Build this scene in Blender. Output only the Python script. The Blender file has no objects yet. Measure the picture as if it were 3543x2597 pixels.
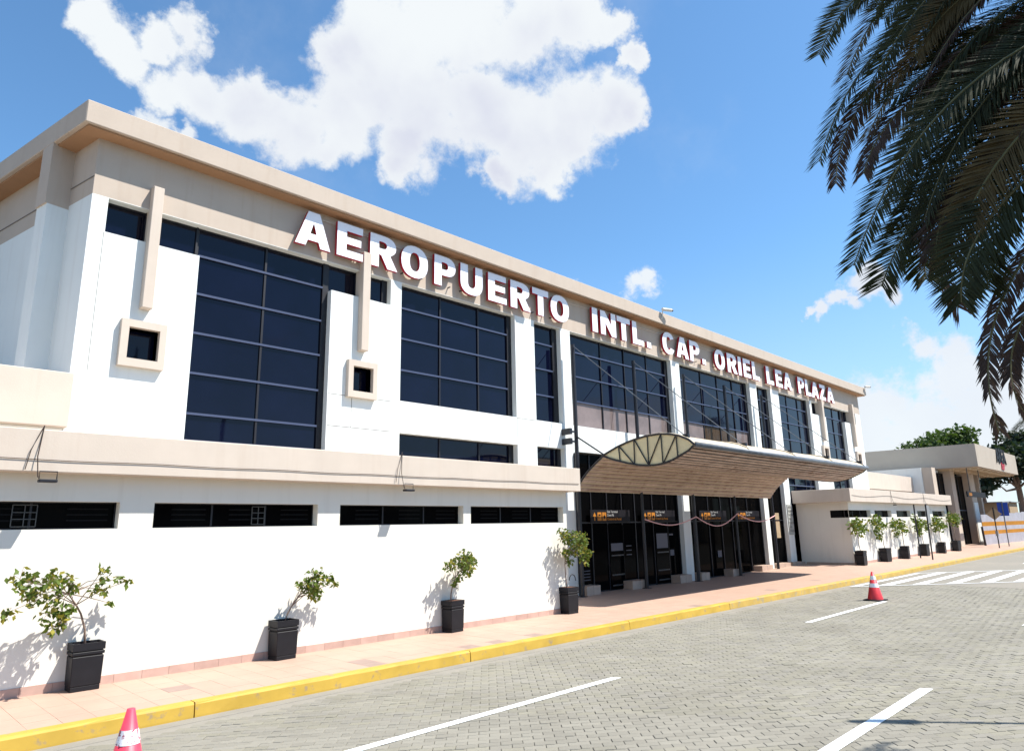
import bpy, bmesh, math, random
from mathutils import Vector, Matrix
random.seed(7)
R_ = random.random
def U(a, b): return a + (b - a) * random.random()

# ------------------------------------------------------------------ camera, sky, sun, exposure
scene = bpy.context.scene
COL = scene.collection
CR = ((0.70629517, -0.70764152, -0.01976395), (0.14167268, 0.16864657, -0.97544205), (0.69359642, 0.68614999, 0.21936772))
cam_d = bpy.data.cameras.new("camera"); cam = bpy.data.objects.new("camera", cam_d); COL.objects.link(cam)
cam_d.sensor_width = 36.0; cam_d.lens = 2347.52 / 3543 * 36.0
cam_d.clip_start = 0.05; cam_d.clip_end = 3000
mw = Matrix(((CR[0][0], -CR[1][0], -CR[2][0]), (CR[0][1], -CR[1][1], -CR[2][1]), (CR[0][2], -CR[1][2], -CR[2][2])))
cam.matrix_world = Matrix.Translation((0, 0, 2.16)) @ mw.to_4x4()
scene.camera = cam
scene.view_settings.view_transform = 'Standard'; scene.view_settings.look = 'None'
scene.view_settings.exposure = 0.95; scene.view_settings.gamma = 1.0
scene.view_settings.use_curve_mapping = False
scene.cycles.max_bounces = 6

SUN = Vector((0.78, -1.0, 1.95)).normalized()
sun_d = bpy.data.lights.new("sun", 'SUN'); sun_d.energy = 4.9; sun_d.angle = math.radians(0.53); sun_d.color = (1.0, 0.95, 0.87)
sun = bpy.data.objects.new("sun", sun_d); COL.objects.link(sun); sun.location = (20, -20, 40)
sun.rotation_euler = SUN.to_track_quat('Z', 'Y').to_euler()

W = bpy.data.worlds.new("World"); scene.world = W; W.use_nodes = True
def pixdir(px, py):                       # full-picture sketch units (2254 wide) to a sky direction
    px *= 3543 / 2254.; py *= 3543 / 2254.
    c = ((px - 1771.5), (py - 1298.5), 2347.52)
    d = Vector([sum(CR[r][k] * c[r] for r in range(3)) for k in range(3)])
    return d.normalized()
def build_world():
    nt = W.node_tree; N = nt.nodes; L = nt.links; N.clear()
    def nd(t, **k):
        n = N.new(t)
        for a, b in k.items(): setattr(n, a, b)
        return n
    def mth(op, a, b=None, c=None, clamp=False):
        n = nd('ShaderNodeMath', operation=op); n.use_clamp = clamp
        for i, v in enumerate((a, b, c)):
            if v is None: continue
            if isinstance(v, (int, float)): n.inputs[i].default_value = v
            else: L.new(v, n.inputs[i])
        return n.outputs[0]
    out = nd('ShaderNodeOutputWorld'); bg = nd('ShaderNodeBackground'); bg.inputs[1].default_value = 0.072
    L.new(bg.outputs[0], out.inputs[0])
    sky = nd('ShaderNodeTexSky', sky_type='NISHITA'); sky.sun_disc = False
    sky.sun_elevation = math.asin(SUN.z); sky.sun_rotation = math.atan2(SUN.x, SUN.y)
    sky.air_density = 1.0; sky.dust_density = 0.6; sky.ozone_density = 1.6; sky.altitude = 1200
    tc = nd('ShaderNodeTexCoord'); g = tc.outputs['Generated']
    def noise(scale, det, rough=0.55, vec=None, off=0.0):
        n = nd('ShaderNodeTexNoise'); n.inputs['Scale'].default_value = scale; n.inputs['Detail'].default_value = det
        n.inputs['Roughness'].default_value = rough
        m = nd('ShaderNodeVectorMath', operation='ADD'); m.inputs[1].default_value = (off, off * 1.7, off * .3)
        L.new(vec or g, m.inputs[0]); L.new(m.outputs[0], n.inputs['Vector']); return n
    # warp the direction so the cloud borders billow
    w1 = noise(7, 8, 0.62); sub = nd('ShaderNodeVectorMath', operation='SUBTRACT'); sub.inputs[1].default_value = (.5, .5, .5)
    L.new(w1.outputs['Color'], sub.inputs[0])
    sc = nd('ShaderNodeVectorMath', operation='SCALE'); sc.inputs['Scale'].default_value = 0.13; L.new(sub.outputs[0], sc.inputs[0])
    ad = nd('ShaderNodeVectorMath', operation='ADD'); L.new(g, ad.inputs[0]); L.new(sc.outputs[0], ad.inputs[1])
    warped = ad.outputs[0]
    big = [(200,55,75),(270,105,85),(340,70,70),(420,60,70),(350,180,75),(440,185,95),(540,220,95),(640,265,110),(740,255,120),(765,110,85),(830,60,110),(930,80,150),(1040,70,150),(1150,60,120),(1260,60,95),(1330,75,55),(840,200,120),(950,220,150),(1060,240,130),(905,320,95),(1160,290,120),(1250,270,110),(1340,245,85),(1385,262,50),(880,370,60),(1085,375,55),(1210,350,60),(700,310,60),(560,190,60),(1385,140,38),(960,-80,220),(1180,-60,150)]
    small = [(1425,618,46),(1275,612,40),(345,262,55),(420,290,45),(1810,682,30),(1850,664,26),(1782,690,22),(2000,715,50),(2040,735,60),(2090,765,60),(2110,830,90),(1960,905,100),(2060,950,130),(2180,915,130),(2240,860,110),(1930,970,130),(2120,1000,170),(2225,940,110),(1905,620,55),(1940,650,40)]
    def field(lst, src, k=1.0):
        acc = None
        for x, y, r in lst:
            d = pixdir(x, y); rr = r * (3543 / 2254.) / 2347.5 * (1 / (1 + (((x - 1127)**2 + (y - 826)**2)**.5 / 1493)**2))**.75
            v = nd('ShaderNodeVectorMath', operation='DISTANCE'); v.inputs[1].default_value = d; L.new(src, v.inputs[0])
            f = mth('MULTIPLY_ADD', v.outputs['Value'], -k / rr, k)       # 1 at the centre, 0 at the radius
            if acc is None: acc = f
            else:
                n = nd('ShaderNodeMath', operation='SMOOTH_MAX'); n.inputs[2].default_value = 0.25
                L.new(acc, n.inputs[0]); L.new(f, n.inputs[1]); acc = n.outputs[0]
        return acc
    fb = field(big, warped); fs = field(small, warped)
    fine = noise(34, 9, 0.66, off=3.1)
    def smooth(v, a, b):
        n = nd('ShaderNodeMapRange'); n.interpolation_type = 'SMOOTHSTEP'; L.new(v, n.inputs[0])
        n.inputs[1].default_value = a; n.inputs[2].default_value = b; return n.outputs[0]
    fine2 = noise(9, 9, 0.68, off=1.3)
    fbn = mth('ADD', mth('ADD', fb, mth('MULTIPLY_ADD', fine.outputs['Fac'], 0.6, -0.30)), mth('MULTIPLY_ADD', fine2.outputs['Fac'], 1.3, -0.62))
    fsn = mth('ADD', fs, mth('MULTIPLY_ADD', fine.outputs['Fac'], 1.4, -0.7))
    mb = smooth(fbn, -0.02, 0.44); ms = mth('MULTIPLY', smooth(fsn, 0.0, 0.55), 0.92)
    # scattered fair-weather clouds over the rest of the sky
    sep = nd('ShaderNodeSeparateXYZ'); L.new(g, sep.inputs[0])
    zc = mth('MAXIMUM', sep.outputs[2], 0.03)
    inv = mth('DIVIDE', 1.0, mth('ADD', zc, 0.12))
    pl = nd('ShaderNodeVectorMath', operation='SCALE'); L.new(g, pl.inputs[0]); L.new(inv, pl.inputs['Scale'])
    gn = noise(1.1, 9, 0.6, vec=pl.outputs[0], off=11.7)
    v = nd('ShaderNodeVectorMath', operation='DISTANCE'); v.inputs[1].default_value = pixdir(1127, 500); L.new(g, v.inputs[0])
    away = smooth(v.outputs['Value'], 0.95, 1.25)
    mg = mth('MULTIPLY', smooth(gn.outputs['Fac'], 0.56, 0.68), mth('MULTIPLY', away, 0.45))
    # thin veil low in the sky
    veil = mth('MULTIPLY', smooth(sep.outputs[2], 0.40, 0.03), 0.50)
    wisp = mth('MULTIPLY', smooth(noise(3.2, 8, 0.6, off=5.5).outputs['Fac'], 0.5, 0.75), 0.16)
    hz = nd('ShaderNodeMix', data_type='RGBA'); L.new(veil, hz.inputs[0])
    tint = nd('ShaderNodeMix', data_type='RGBA', blend_type='MULTIPLY'); tint.inputs[0].default_value = 1.0
    L.new(sky.outputs[0], tint.inputs[6]); tint.inputs[7].default_value = (1.16, 1.60, 1.74, 1)
    L.new(tint.outputs[2], hz.inputs[6]); hz.inputs[7].default_value = (4.5, 4.85, 5.9, 1)
    cm = mth('MAXIMUM', mth('MAXIMUM', mb, ms), mth('MAXIMUM', mg, wisp), None)
    # cloud brightness: white tops, slightly lilac thick parts
    sh = smooth(noise(3.4, 5, 0.5, off=8.0).outputs['Fac'], 0.44, 0.70)
    core = smooth(fb, 0.25, 0.9)
    shade = mth('MULTIPLY', sh, mth('MULTIPLY_ADD', core, 0.6, 0.4))
    cc = nd('ShaderNodeMix', data_type='RGBA'); L.new(shade, cc.inputs[0])
    cc.inputs[6].default_value = (6.5, 6.8, 7.0, 1); cc.inputs[7].default_value = (5.0, 5.2, 6.1, 1)
    fin = nd('ShaderNodeMix', data_type='RGBA'); L.new(cm, fin.inputs[0]); L.new(hz.outputs[2], fin.inputs[6]); L.new(cc.outputs[2], fin.inputs[7])
    L.new(fin.outputs[2], bg.inputs[0])
build_world()
try:
    W.cycles.sampling_method = 'MANUAL'; W.cycles.sample_map_resolution = 512
except Exception: pass

# ------------------------------------------------------------------ helpers
def tag(o, label=None, cat=None, group=None, kind=None):
    if label: o['label'] = label
    if cat: o['category'] = cat
    if group: o['group'] = group
    if kind: o['kind'] = kind
    return o
def empty(name, loc=(0, 0, 0), rz=0.0, label=None, cat=None, group=None, kind=None):
    o = bpy.data.objects.new(name, None); COL.objects.link(o); o.location = loc; o.rotation_euler = (0, 0, rz)
    o.empty_display_size = .2
    return tag(o, label, cat, group, kind)
class MB:
    """collects polygons in world coordinates"""
    def __init__(s): s.v = []; s.f = []; s.m = []
    def poly(s, pts, m=0):
        b = len(s.v); s.v += [tuple(p) for p in pts]; s.f.append(tuple(range(b, b + len(pts)))); s.m.append(m); return s
    def box(s, x0, x1, y0, y1, z0, z1, m=0, skip=''):
        b = len(s.v)
        s.v += [(x, y, z) for z in (z0, z1) for y in (y0, y1) for x in (x0, x1)]
        q = {'b': (0, 2, 3, 1), 't': (4, 5, 7, 6), 'f': (0, 1, 5, 4), 'k': (2, 6, 7, 3), 'l': (0, 4, 6, 2), 'r': (1, 3, 7, 5)}
        for k, a in q.items():
            if k in skip: continue
            s.f.append(tuple(b + i for i in a)); s.m.append(m)
        return s
    def prism(s, pts, d, m=0, caps=True, ms=None):
        """closed polygon pts extruded by vector d"""
        n = len(pts); b = len(s.v); d = Vector(d)
        s.v += [tuple(p) for p in pts] + [tuple(Vector(p) + d) for p in pts]
        for i in range(n):
            j = (i + 1) % n; s.f.append((b + i, b + j, b + n + j, b + n + i)); s.m.append(m if ms is None else ms)
        if caps:
            s.f.append(tuple(b + i for i in reversed(range(n)))); s.m.append(m)
            s.f.append(tuple(b + n + i for i in range(n))); s.m.append(m)
        return s
    def tube(s, pts, r, n=6, m=0, r2=None):
        pts = [Vector(p) for p in pts]; rings = []
        for i, p in enumerate(pts):
            t = (pts[min(i + 1, len(pts) - 1)] - pts[max(i - 1, 0)]).normalized()
            a = t.cross(Vector((0, 0, 1)) if abs(t.z) < .95 else Vector((1, 0, 0))).normalized(); c = t.cross(a)
            rr = r if r2 is None else r + (r2 - r) * i / max(1, len(pts) - 1)
            b = len(s.v); s.v += [tuple(p + a * rr * math.cos(k * 2 * math.pi / n) + c * rr * math.sin(k * 2 * math.pi / n)) for k in range(n)]; rings.append(b)
        for a, b in zip(rings, rings[1:]):
            for k in range(n):
                j = (k + 1) % n; s.f.append((a + k, b + k, b + j, a + j)); s.m.append(m)
        s.f.append(tuple(rings[0] + k for k in range(n))); s.m.append(m)
        s.f.append(tuple(rings[-1] + k for k in reversed(range(n)))); s.m.append(m)
        return s
    def mesh(s, name, mats, org=(0, 0, 0), smooth=False, fix=True):
        me = bpy.data.meshes.new(name); ox, oy, oz = org
        me.from_pydata([(x - ox, y - oy, z - oz) for x, y, z in s.v], [], s.f)
        if not isinstance(mats, (list, tuple)): mats = [mats]
        for a in mats: me.materials.append(a)
        if any(s.m): me.polygons.foreach_set('material_index', s.m)
        if fix:
            bm = bmesh.new(); bm.from_mesh(me); bmesh.ops.remove_doubles(bm, verts=bm.verts, dist=1e-5)
            bmesh.ops.recalc_face_normals(bm, faces=bm.faces); bm.to_mesh(me); bm.free()
        if smooth: me.polygons.foreach_set('use_smooth', [True] * len(me.polygons))
        me.update(); return me
    def build(s, name, mats, parent=None, org=None, smooth=False, fix=True, bevel=0, **t):
        if org is None: org = tuple(parent.location) if (parent and parent.parent is None) else (tuple(parent.location + parent.parent.location) if parent else (0, 0, 0))
        o = bpy.data.objects.new(name, s.mesh(name, mats, org, smooth, fix)); COL.objects.link(o)
        if parent: o.parent = parent
        else: o.location = org
        if bevel:
            b = o.modifiers.new('bevel', 'BEVEL'); b.width = bevel; b.segments = 1; b.limit_method = 'ANGLE'; b.angle_limit = .6
        return tag(o, **t)
def boxpart(name, mat, parent, x0, x1, y0, y1, z0, z1, **k): return MB().box(x0, x1, y0, y1, z0, z1).build(name, mat, parent, **k)
def copy_tree(o, parent=None):
    c = o.copy(); COL.objects.link(c); c.parent = parent
    for ch in o.children: copy_tree(ch, c)
    return c

# ------------------------------------------------------------------ materials
def mat(name, col, rough=.6, spec=.5, metal=0., noise=None, bump=None, stain=None, rnd=0., trans=0., coat=0., vcol=None, streak=None):
    m = bpy.data.materials.new(name); m.use_nodes = True; nt = m.node_tree; N = nt.nodes; L = nt.links
    p = N['Principled BSDF']; p.inputs['Base Color'].default_value = (*col, 1); p.inputs['Roughness'].default_value = rough
    p.inputs['Specular IOR Level'].default_value = spec; p.inputs['Metallic'].default_value = metal
    if coat: p.inputs['Coat Weight'].default_value = coat
    if trans:
        p.inputs['Transmission Weight'].default_value = trans
    g = N.new('ShaderNodeNewGeometry').outputs['Position']
    cur = None
    def nz(scale, det=5, rg=.6, stretch=None):
        n = N.new('ShaderNodeTexNoise'); n.inputs['Scale'].default_value = scale; n.inputs['Detail'].default_value = det; n.inputs['Roughness'].default_value = rg
        if stretch:
            mp = N.new('ShaderNodeVectorMath'); mp.operation = 'MULTIPLY'; mp.inputs[1].default_value = stretch; L.new(g, mp.inputs[0]); L.new(mp.outputs[0], n.inputs['Vector'])
        else: L.new(g, n.inputs['Vector'])
        return n.outputs['Fac']
    def mixc(fac, a, b, fa=0., fb=1.):
        r = N.new('ShaderNodeMapRange'); L.new(fac, r.inputs[0]); r.inputs[1].default_value = fa; r.inputs[2].default_value = fb
        x = N.new('ShaderNodeMix'); x.data_type = 'RGBA'; L.new(r.outputs[0], x.inputs[0])
        for i, v in ((6, a), (7, b)):
            if isinstance(v, tuple): x.inputs[i].default_value = (*v[:3], 1)
            else: L.new(v, x.inputs[i])
        return x.outputs[2]
    if vcol:
        a = N.new('ShaderNodeAttribute'); a.attribute_name = vcol; cur = a.outputs['Color']
    if noise:                                   # (scale, amount)
        k = noise[1]; lo = tuple(c * (1 - k) for c in col); hi = tuple(min(1, c * (1 + k)) for c in col)
        c2 = mixc(nz(noise[0]), lo, hi, .3, .7)
        if cur is None: cur = c2
        else:
            x = N.new('ShaderNodeMix'); x.data_type = 'RGBA'; x.blend_type = 'MULTIPLY'; x.inputs[0].default_value = 1
            c3 = mixc(nz(noise[0]), (1 - k,) * 3, (1 + k,) * 3, .3, .7); L.new(cur, x.inputs[6]); L.new(c3, x.inputs[7]); cur = x.outputs[2]
    if rnd:
        oi = N.new('ShaderNodeObjectInfo'); x = N.new('ShaderNodeMix'); x.data_type = 'RGBA'; x.blend_type = 'MULTIPLY'; x.inputs[0].default_value = 1
        c3 = mixc(oi.outputs['Random'], (1 - rnd,) * 3, (1 + rnd,) * 3)
        if cur is None: x.inputs[6].default_value = (*col, 1)
        else: L.new(cur, x.inputs[6])
        L.new(c3, x.inputs[7]); cur = x.outputs[2]
    if stain:                                   # (scale, colour, from, to[, strength])
        s_ = nz(stain[0], 6, .65); cur = mixc(s_, cur or col, stain[1], stain[2], stain[3])
    if streak:                                  # vertical streaks (colour, from, to)
        s_ = nz(1.0, 6, .6, (5.0, 5.0, .35)); cur = mixc(s_, cur or col, streak[0], streak[1], streak[2])
    if cur is not None: L.new(cur, p.inputs['Base Color'])
    if bump:                                    # (scale, strength)
        b = N.new('ShaderNodeBump'); b.inputs['Strength'].default_value = bump[1]; b.inputs['Distance'].default_value = .02
        L.new(nz(bump[0], 6, .65), b.inputs['Height']); L.new(b.outputs[0], p.inputs['Normal'])
    return m
M = {}
M['white'] = mat('white_plaster', (.71, .735, .715), .75, .3, noise=(1.3, .022), bump=(60, .10), streak=((.60, .60, .57), .52, .98))
M['white_side'] = M['white']
M['cream'] = mat('cream_plaster', (.675, .655, .595), .75, .3, noise=(1.1, .025), bump=(60, .12), streak=((.56, .53, .47), .53, 1.0))
M['beige'] = mat('beige_plaster', (.455, .383, .318), .8, .25, noise=(1.6, .04), bump=(55, .12), streak=((.40, .315, .245), .52, .98))
M['beige2'] = mat('pale_beige_plaster', (.53, .457, .388), .8, .25, noise=(1.6, .04), bump=(55, .12), streak=((.47, .385, .315), .52, .98))
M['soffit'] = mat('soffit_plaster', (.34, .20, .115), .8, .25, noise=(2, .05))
M['joint'] = mat('joint_shadow_gap', (.16, .15, .14), .9, .1)
M['glass'] = mat('tinted_glass', (.002, .003, .012), .03, .26, noise=(.8, .3), bump=(1.3, .03))
M['glass'].node_tree.nodes['Principled BSDF'].inputs['IOR'].default_value = 1.5
M['spandrel'] = mat('pale_backed_glass', (.17, .135, .13), .08, .25, noise=(1.5, .25))
M['spandrel_brown'] = mat('brown_backed_glass', (.055, .036, .022), .08, .25, noise=(1.5, .3))
M['glass_dark'] = mat('shaded_glass', (.0022, .0022, .0025), .05, .05)
M['glass_dark'].node_tree.nodes['Principled BSDF'].inputs['IOR'].default_value = 1.22
M['mullion'] = mat('blue_grey_mullion', (.05, .065, .12), .4, .4)
M['jamb'] = mat('black_metal_jamb', (.008, .008, .012), .5, .4)
M['black'] = mat('black_metal', (.006, .006, .011), .45, .5)
M['dark'] = mat('dark_interior', (.006, .006, .007), .9, .1)
M['grille'] = mat('grille_metal', (.05, .05, .05), .5, .4)
M['letter'] = mat('letter_face_white', (.82, .82, .88), .5, .4)
M['red'] = mat('letter_return_red', (.38, .012, .03), .5, .4)
M['wire'] = mat('cable_black', (.05, .035, .03), .7, .3)
M['wire_w'] = mat('cable_white', (.62, .60, .55), .7, .3)
M['galv'] = mat('galvanised_steel', (.13, .145, .165), .5, .4, metal=.2, noise=(5, .25), stain=(3, (.12, .12, .12), .58, .75))
M['lens'] = mat('yellowed_fibreglass_panel', (.72, .62, .38), .6, .3, noise=(2.2, .10))
M['shell'] = mat('roof_sheet', (.50, .42, .30), .6, .4, noise=(1.2, .1))
M['slat'] = mat('weathered_timber_slat', (.45, .355, .30), .75, .2, noise=(3, .22), stain=(2.1, (.27, .18, .14), .50, .70), rnd=.22)
M['slat_gap'] = mat('slat_gap_dark', (.012, .008, .007), .95, .05)
M['post'] = mat('cream_post', (.52, .42, .29), .7, .3, noise=(1.5, .03))
M['plinth'] = mat('plinth_tile', (.42, .31, .245), .5, .4, noise=(4, .1))
M['skirt'] = mat('skirting_tile', (.45, .30, .25), .45, .4, noise=(5, .10), rnd=.10)
M['tile'] = mat('pavement_tile', (.41, .278, .213), .6, .35, noise=(2.2, .05), rnd=.035)
M['tile_dark'] = mat('pavement_tile_grey', (.285, .205, .17), .6, .35, noise=(9, .08))
M['grout'] = mat('grout', (.37, .25, .192), .9, .1)
M['kerb'] = mat('yellow_kerb_paint', (.455, .295, .05), .6, .25, noise=(2.5, .10), stain=(5.5, (.30, .22, .12), .575, .66))
M['kerb_worn'] = mat('worn_yellow_kerb_paint', (.45, .30, .075), .65, .25, noise=(2.5, .14), stain=(4.2, (.30, .25, .17), .53, .66))
M['concrete'] = mat('concrete_gutter', (.235, .22, .19), .85, .2, noise=(2.5, .08), bump=(40, .2))
M['paver'] = mat('concrete_paver', (.19, .18, .155), .9, .2, noise=(.7, .10), bump=(120, .25), vcol='tone', stain=(.55, (.135, .122, .10), .56, 1.0))
M['paver_one'] = mat('concrete_paver_single', (.216, .204, .172), .9, .2, noise=(.7, .08), bump=(120, .25), rnd=.09, stain=(.55, (.135, .122, .10), .56, 1.0))
M['road'] = mat('road_bed', (.17, .157, .13), .95, .1, stain=(4, (.06, .052, .042), .47, .64))
M['road_far'] = mat('paver_surface_far', (.215, .20, .17), .9, .2, noise=(9, .07), bump=(14, .5), stain=(.35, (.27, .24, .20), .5, .8))
M['ground'] = mat('ground', (.17, .14, .10), .95, .1, noise=(.3, .2))
M['line'] = mat('white_road_paint', (.80, .83, .84), .6, .4, noise=(8, .04), stain=(30, (.45, .45, .44), .66, .8))
M['pot'] = mat('black_planter_plastic', (.008, .008, .011), .5, .3, noise=(6, .2))
M['soil'] = mat('soil', (.12, .06, .04), .95, .1, noise=(20, .3))
M['bark'] = mat('grey_bark', (.20, .15, .12), .9, .2, noise=(20, .25))
M['cone'] = mat('cone_orange_red', (.62, .035, .045), .45, .4, noise=(8, .12))
M['cone_pink'] = mat('cone_faded_red', (.68, .05, .09), .45, .4, noise=(7, .15))
M['band'] = mat('reflective_band', (.82, .82, .84), .35, .5)
M['band_worn'] = mat('worn_printed_band', (.84, .80, .82), .4, .5, stain=(34, (.30, .03, .07), .53, .57))
M['rubber'] = mat('black_rubber', (.02, .02, .02), .7, .3)
M['rope'] = mat('pink_white_rope', (.72, .42, .42), .7, .2)
M['sign_o'] = mat('sign_orange', (.42, .16, .015), .5, .3)
M['sign_w'] = mat('sign_white', (.38, .38, .38), .5, .3)
M['sign_k'] = mat('sign_black', (.006, .005, .008), .6, .2)
M['grey'] = mat('sign_back_grey', (.22, .225, .23), .5, .4, noise=(3, .05))
M['paper'] = mat('faded_paper', (.10, .10, .12), .6, .3)
M['plaque'] = mat('stone_plaque', (.36, .37, .35), .8, .2, noise=(30, .2))
M['farwall'] = mat('far_taupe_plaster', (.40, .345, .285), .8, .25, noise=(.8, .05))
M['farbeige'] = mat('far_beige_trim', (.50, .42, .345), .8, .25, noise=(1, .06))
M['fence'] = mat('corrugated_white_sheet', (.46, .46, .50), .5, .4, noise=(1.4, .12))
M['fence_o'] = mat('orange_stripe_paint', (.52, .23, .025), .5, .4, noise=(2, .1))
M['blue'] = mat('blue_board', (.01, .06, .38), .5, .4)
M['tan'] = mat('tan_board', (.36, .27, .17), .8, .2, noise=(2, .1))
def leafmat(name, col, k=.3, sc=6, tr=.25):
    m = mat(name, col, .65, .12 if 'palm' in name else .3, noise=(sc, k)); nt = m.node_tree; p = nt.nodes['Principled BSDF']; out = nt.nodes['Material Output']
    t = nt.nodes.new('ShaderNodeBsdfTranslucent'); t.inputs[0].default_value = (col[0] * 1.6, col[1] * 1.7, col[2] * .7, 1)
    x = nt.nodes.new('ShaderNodeMixShader'); x.inputs[0].default_value = tr
    nt.links.new(p.outputs[0], x.inputs[1]); nt.links.new(t.outputs[0], x.inputs[2]); nt.links.new(x.outputs[0], out.inputs[0]); return m
M['leaf'] = leafmat('ficus_leaf', (.085, .125, .020), .45, 14)
M['leaf_y'] = leafmat('ficus_leaf_yellow', (.22, .20, .03), .35, 12)
M['palm'] = leafmat('palm_leaf', (.038, .042, .020), .3, 5, .26)
M['palm_brown'] = leafmat('palm_leaf_dry', (.070, .045, .036), .3, 5, .12)
M['palm_gold'] = leafmat('palm_leaf_yellowing', (.085, .06, .025), .35, 5, .15)
M['crown'] = leafmat('broadleaf', (.05, .085, .022), .45, .7)
M['crown_dark'] = leafmat('dark_foliage', (.024, .038, .020), .5, .6, .15)
M['rachis'] = mat('palm_rachis', (.12, .11, .05), .6, .3)

# ------------------------------------------------------------------ ground, road, kerb, pavement
def zs(x, y):                              # the pavement rises a little towards the far wing
    a = min(1, max(0, (x - 25.5) / 6.5)); a = a * a * (3 - 2 * a); b = min(1, max(0, (y - 9.4) / 1.7))
    return .168 + .125 * a * b
MB().poly([(-400, -400, -.12), (900, -400, -.12), (900, 700, -.12), (-400, 700, -.12)]).build('ground', M['ground'], kind='structure')
road = empty('road', (0, 0, 0), kind='structure')
MB().box(-8, 27, -9, 8.86, -.10, -.022).build('road_bed', M['road'], road)
MB().box(-8, 60, -9, 8.86, -.115, -.105).build('road_base', M['road'], road)
MB().box(27, 140, -9, 8.86, -.10, 0.0).build('road_surface', M['road_far'], road)
MB().box(-8, 27, 8.60, 8.861, -.09, -.0055).build('gutter_bed', M['concrete'], road)
MB().box(-8, 140, 8.862, 9.068, -.10, -.002).build('gutter', M['concrete'], road)
# interlocking pavers, laid diagonally
bot = [(0, 0), (.085, 0), (.115, .020), (.20, .020), (.23, .040)]
shape = bot + [(x, y + .11) for x, y in reversed(bot)]
shape = [(.115 + (x - .115) * .982, .075 + (y - .075) * .935) for x, y in shape]
top_in = [(.115 + (x - .115) * .972, .075 + (y - .075) * .93) for x, y in shape]
ang = math.radians(-43); ca, sa = math.cos(ang), math.sin(ang)
def paver_geo(mb, ox, oy, dz, tone=None, tx=0, ty=0):
    ox += U(-.002, .002); oy += U(-.002, .002)
    n = len(shape); b = len(mb.v)
    for (x, y) in shape: mb.v.append((ox + x * ca - y * sa, oy + x * sa + y * ca, -.03))
    for (x, y) in shape: mb.v.append((ox + x * ca - y * sa, oy + x * sa + y * ca, dz - .005 + tx * (x - .1) + ty * (y - .07)))
    for (x, y) in top_in: mb.v.append((ox + x * ca - y * sa, oy + x * sa + y * ca, dz + tx * (x - .1) + ty * (y - .07)))
    for k in range(2):
        for i in range(n):
            j = (i + 1) % n; mb.f.append((b + k * n + i, b + k * n + j, b + (k + 1) * n + j, b + (k + 1) * n + i)); mb.m.append(0)
    mb.f.append(tuple(b + 2 * n + i for i in range(n))); mb.m.append(0)
A_ = (.23, .04); B_ = (.115, .13)
cells = []
for i in range(-260, 260):
    for j in range(-260, 260):
        lx = i * A_[0] + j * B_[0]; ly = i * A_[1] + j * B_[1]
        x = lx * ca - ly * sa; y = lx * sa + ly * ca
        if not (0 < x < 26.9 and -1.5 < y < 8.72): continue
        d = CR; c = [d[r][0] * x + d[r][1] * y + d[r][2] * (-2.16) for r in range(3)]
        if c[2] < .5: continue
        u = c[0] / c[2] * 2347.5; v = c[1] / c[2] * 2347.5
        if abs(u) > 1990 or v > 1560: continue
        cells.append((math.hypot(x, y), x, y))
cells.sort()
one = MB(); paver_geo(one, 0, 0, 0); one_me = one.mesh('paver', M['paver_one'])
in_view = [c for c in cells]
near = [c for c in cells if True]
def inframe(x, y):
    c = [CR[r][0] * x + CR[r][1] * y + CR[r][2] * (-2.16) for r in range(3)]
    return abs(c[0] / c[2] * 2347.5) < 1765 and c[1] / c[2] * 2347.5 < 1295
cnt = 0; rest = MB(); tones = []
for d_, x, y in cells:
    dz = U(-.0045, .0012)
    if cnt < 300 and inframe(x, y):
        o = bpy.data.objects.new('paver', one_me); COL.objects.link(o); o.parent = road; o.location = (x, y, dz); o.rotation_euler = (U(-.012, .012), U(-.012, .012), U(-.01, .01)); cnt += 1
    else:
        paver_geo(rest, x, y, dz, None, U(-.02, .02), U(-.03, .03)); t = 1 + random.gauss(0, .04); tones.append((t, .94 + R_() * .08))
pf = rest.build('paver_field', M['paver'], road, fix=False, kind='stuff')
at = pf.data.color_attributes.new('tone', 'FLOAT_COLOR', 'POINT')
npv = len(shape) * 3; buf = []
for t, w in tones: buf += [.216 * t, .204 * t, .169 * t * w + .003, 1] * npv
at.data.foreach_set('color', buf)
# road paint
zl = .0042
def line(pts, name, z=zl): MB().prism([(x, y, z) for x, y in pts], (0, 0, .0016)).build(name, M['line'], road)
for x0, x1, y in ((1.2, 8.62, 6.47), (15.82, 21.05, 6.58), (28.2, 33.4, 6.55)): line([(x0, y - .06), (x1, y - .06), (x1 - .08, y + .06), (x0 - .05, y + .06)], 'lane_line', zl if x0 < 26 else .0035)
for x0, x1 in ((4.2, 10.62), (17.8, 23.0)): line([(x0, 2.88), (x1, 2.88), (x1 - .05, 3.02), (x0, 3.02)], 'lane_line')
for k in range(12):
    y = 8.93 - k * .80; x0 = 25.3 + (9.0 - y) * 1.16
    if k == 0: y -= .06
    ln = 7.25 + .1 * k
    line([(x0, y - .16), (x0 + ln, y - .16), (x0 + ln - .34, y + .13 if k else 8.85), (x0 - .34, y + .13 if k else 8.85)], 'crosswalk_stripe', .0075)
def strip(a, b, w, name):
    a = Vector((*a, 0)); b = Vector((*b, 0)); n = (b - a).normalized().cross(Vector((0, 0, 1))) * w
    line([tuple((a + n)[:2]), tuple((b + n)[:2]), tuple((b - n)[:2]), tuple((a - n)[:2])], name, .0105)
strip((25.0, 8.85), (36.2, -.6), .045, 'crosswalk_edge_line'); strip((32.5, 8.85), (44.5, -.6), .045, 'crosswalk_edge_line')
line([(41.6, 6.2), (46, 6.2), (46, 6.6), (41.6, 6.6)], 'lane_line', .0035)

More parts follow.
